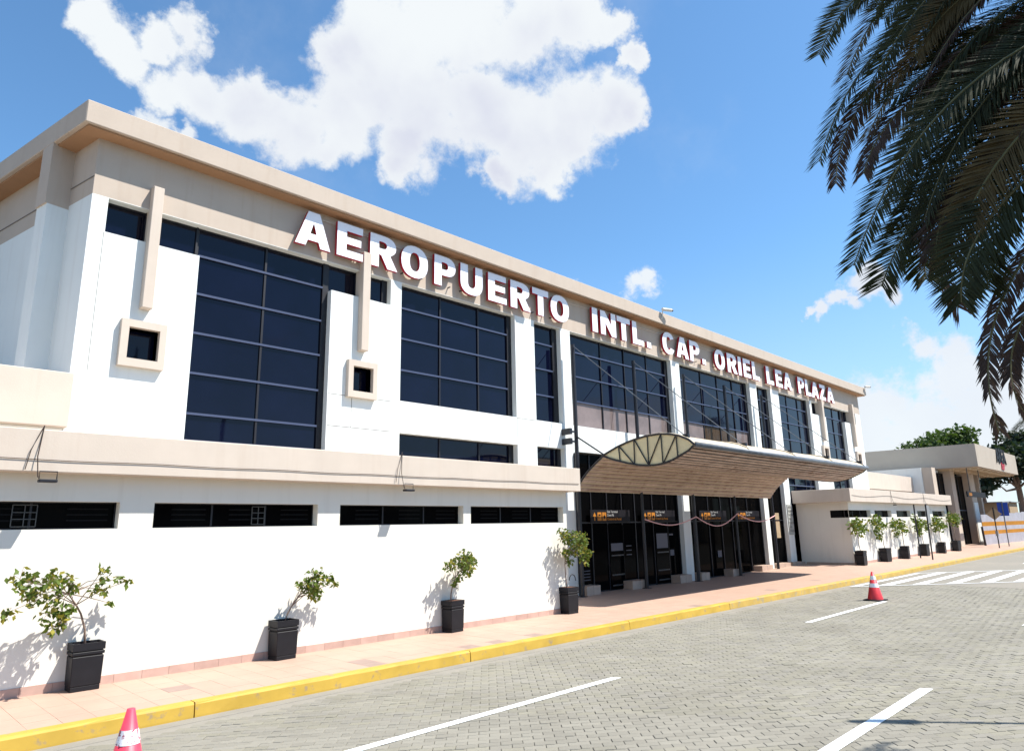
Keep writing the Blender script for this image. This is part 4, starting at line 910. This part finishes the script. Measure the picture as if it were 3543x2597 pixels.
SP = [((7.34, 1.55, 7.89), (7.08, 2.14, 7.18), 'g'), ((7.14, 1.51, 7.0), (6.85, 2.21, 5.82), 'g'), ((7.19, 1.74, 6.52), (6.98, 2.12, 5.58), 'b'), ((6.97, 1.34, 6.15), (6.77, 1.79, 5.48), 'b'),
      ((6.32, 1.03, 5.55), (6.04, 1.78, 4.32), 'g'), ((6.8, 1.2, 5.1), (6.58, 1.73, 4.25), 'g'), ((6.9, 1.19, 4.99), (6.76, 1.41, 4.27), 'g'), ((6.4, 1.15, 4.64), (6.3, 1.12, 3.83), 'b'),
      ((6.25, 0.81, 4.48), (6.11, 1.06, 3.82), 'g'), ((6.64, 0.92, 3.82), (6.52, 1.03, 2.83), 'b'), ((6.95, 0.85, 3.69), (6.84, 0.89, 3.0), 'b'), ((7.05, 0.86, 6.25), (6.82, 1.57, 5.11), 'y'),
      ((6.87, 0.67, 6.51), (6.67, 1.35, 5.5), 'g'), ((6.57, 0.63, 5.74), (6.38, 1.27, 4.68), 'g'), ((6.37, 0.59, 5.09), (6.2, 1.1, 4.21), 'y'), ((7.25, 0.87, 7.34), (6.98, 1.77, 6.37), 'g'), ((7.5, 1.25, 7.87), (7.24, 1.94, 6.9), 'y'), ((6.67, 0.67, 4.85), (6.53, 0.94, 4.0), 'g'),
      ((6.9, .5, 6.9), (6.75, 1.2, 6.1), 'b'), ((7.2, .3, 7.5), (6.9, 1.2, 6.7), 'g'), ((6.8, .3, 6.2), (6.55, 1.0, 5.3), 'g'), ((6.6, .35, 5.5), (6.4, .95, 4.7), 'b'), ((7.1, .9, 6.9), (6.9, 1.75, 5.9), 'y'), ((6.9, .95, 5.7), (6.7, 1.5, 4.8), 'g')]
SP += [((7.1, 0.14, 6.14), (6.95, 0.85, 5.37), 'g'), ((7.12, -0.1, 6.91), (7.01, 0.42, 6.37), 'y'), ((7.01, 0.64, 7.06), (6.83, 1.22, 6.51), 'y'), ((6.76, 0.08, 5.45), (6.62, 0.65, 5.07), 'g'), ((7.02, -0.02, 5.35), (6.9, 0.46, 4.9), 'g'), ((6.77, -0.22, 5.53), (6.66, 0.43, 4.96), 'g'), ((7.27, 0.53, 7.91), (7.11, 1.1, 7.32), 'g'), ((6.84, 0.27, 6.03), (6.69, 0.83, 5.53), 'b'), ((6.95, 0.41, 6.43), (6.77, 1.15, 6.13), 'b'), ((7.17, 0.43, 7.28), (7.0, 1.09, 6.47), 'g'), ((7.03, 0.73, 7.36), (6.8, 1.53, 6.51), 'g'), ((7.33, 0.52, 7.47), (7.16, 1.13, 6.64), 'y'), ((7.46, 0.47, 7.55), (7.29, 1.09, 6.86), 'g'), ((6.72, 0.05, 4.95), (6.6, 0.55, 4.45), 'g'), ((6.84, 0.02, 5.78), (6.71, 0.61, 5.13), 'g'), ((7.02, -0.31, 6.42), (6.92, 0.31, 5.75), 'g'), ((6.88, 0.18, 5.44), (6.73, 0.83, 4.97), 'g'), ((7.11, 0.72, 6.59), (6.89, 1.46, 6.19), 'g'), ((7.15, 0.24, 7.29), (6.98, 1.03, 6.7), 'g'), ((7.15, -0.2, 6.07), (7.05, 0.36, 5.61), 'g'), ((6.83, 0.01, 5.59), (6.71, 0.53, 4.81), 'y'), ((7.49, 0.29, 7.72), (7.31, 1.09, 7.24), 'y'), ((6.86, 0.02, 6.1), (6.73, 0.56, 5.5), 'b'), ((7.18, 0.58, 7.13), (6.99, 1.24, 6.22), 'b'), ((7.36, 0.71, 7.53), (7.17, 1.36, 6.98), 'g'), ((6.78, -0.0, 5.53), (6.65, 0.62, 4.89), 'y'), ((7.55, 0.3, 7.89), (7.39, 0.98, 7.34), 'g'), ((7.54, 0.02, 7.74), (7.4, 0.83, 7.24), 'b'), ((7.37, 0.62, 7.85), (7.14, 1.49, 7.27), 'g'), ((6.95, 0.44, 6.26), (6.76, 1.2, 5.86), 'g'), ((7.45, 0.25, 7.48), (7.3, 0.94, 7.15), 'g'), ((6.55, -0.15, 4.89), (6.44, 0.47, 4.4), 'g'), ((7.38, 0.79, 7.94), (7.16, 1.55, 7.44), 'g'), ((7.33, 0.91, 8.55), (7.12, 1.57, 7.61), 'g')]
SP = SP[:24] + [q for q in SP[24:] if q[1][2] > 5.05]
palm(8.2, -1.9, 6.3, 'large date palm overhead at the upper right, fronds hanging into view', SP, nrand=26, Lf=3.3, near=True, az_skip=(70, 175), nl=60, ll=.3)
palm(97, 11.2, 13.0, 'distant palm crown at the right edge above the dark trees', nrand=30, Lf=4.2, ll=.9, nl=30)
palm(68, -9, 12.5, 'tall palm across the road, mirrored in the upper windows', nrand=30, Lf=4.5, ll=.8, nl=26)
palm(80, -13, 11.5, 'second palm across the road, mirrored in the upper windows', nrand=26, Lf=4.2, ll=.8, nl=26)
hg = empty('opposite_building', (62, -26, 0), label='tan flat-roofed building across the road, mirrored in the windows', cat='building')
MB().box(44, 84, -34, -20, -.1, 8.2).build('wall', M['beige2'], hg); MB().box(43.5, 84.5, -34.5, -19.5, 8.2, 8.8).build('roof', M['beige'], hg)
for i, (x, y, h, r) in enumerate(((22, -24, 7.5, 4.2), (33, -26, 8.5, 4.6), (4, -20, 6.5, 3.6), (110, -14, 10, 5))):
    broadleaf(x, y, h, r, ['broad tree across the road, opposite the low wing', 'broad tree across the road, opposite the entrance', 'smaller tree across the road behind the viewpoint', 'far tree across the road to the right'][i], 'crown_dark', 10, 160, .7, group='trees across the road')
# street lamp outside the picture whose slim shadow crosses the paving
lp = empty('street_lamp', (11.2, -.72, 0), label='slim street lamp just outside the right edge, casting a thin shadow', cat='street lamp')
hh = 6.9; bx, by = 8.40 + .78 / 1.95 * hh, 3.18 - hh / 1.95; lp.location = (bx, by, 0)
MB().tube([(bx, by, -.05), (bx, by, hh - 1.05)], .045, 8, r2=.03).build('pole', M['galv'], lp)
MB().tube([(bx, by, hh - 1.05), (bx, by, hh - .8), (bx, by, hh - .1)], .10, 8, r2=.07).build('lamp_head', M['grey'], lp)
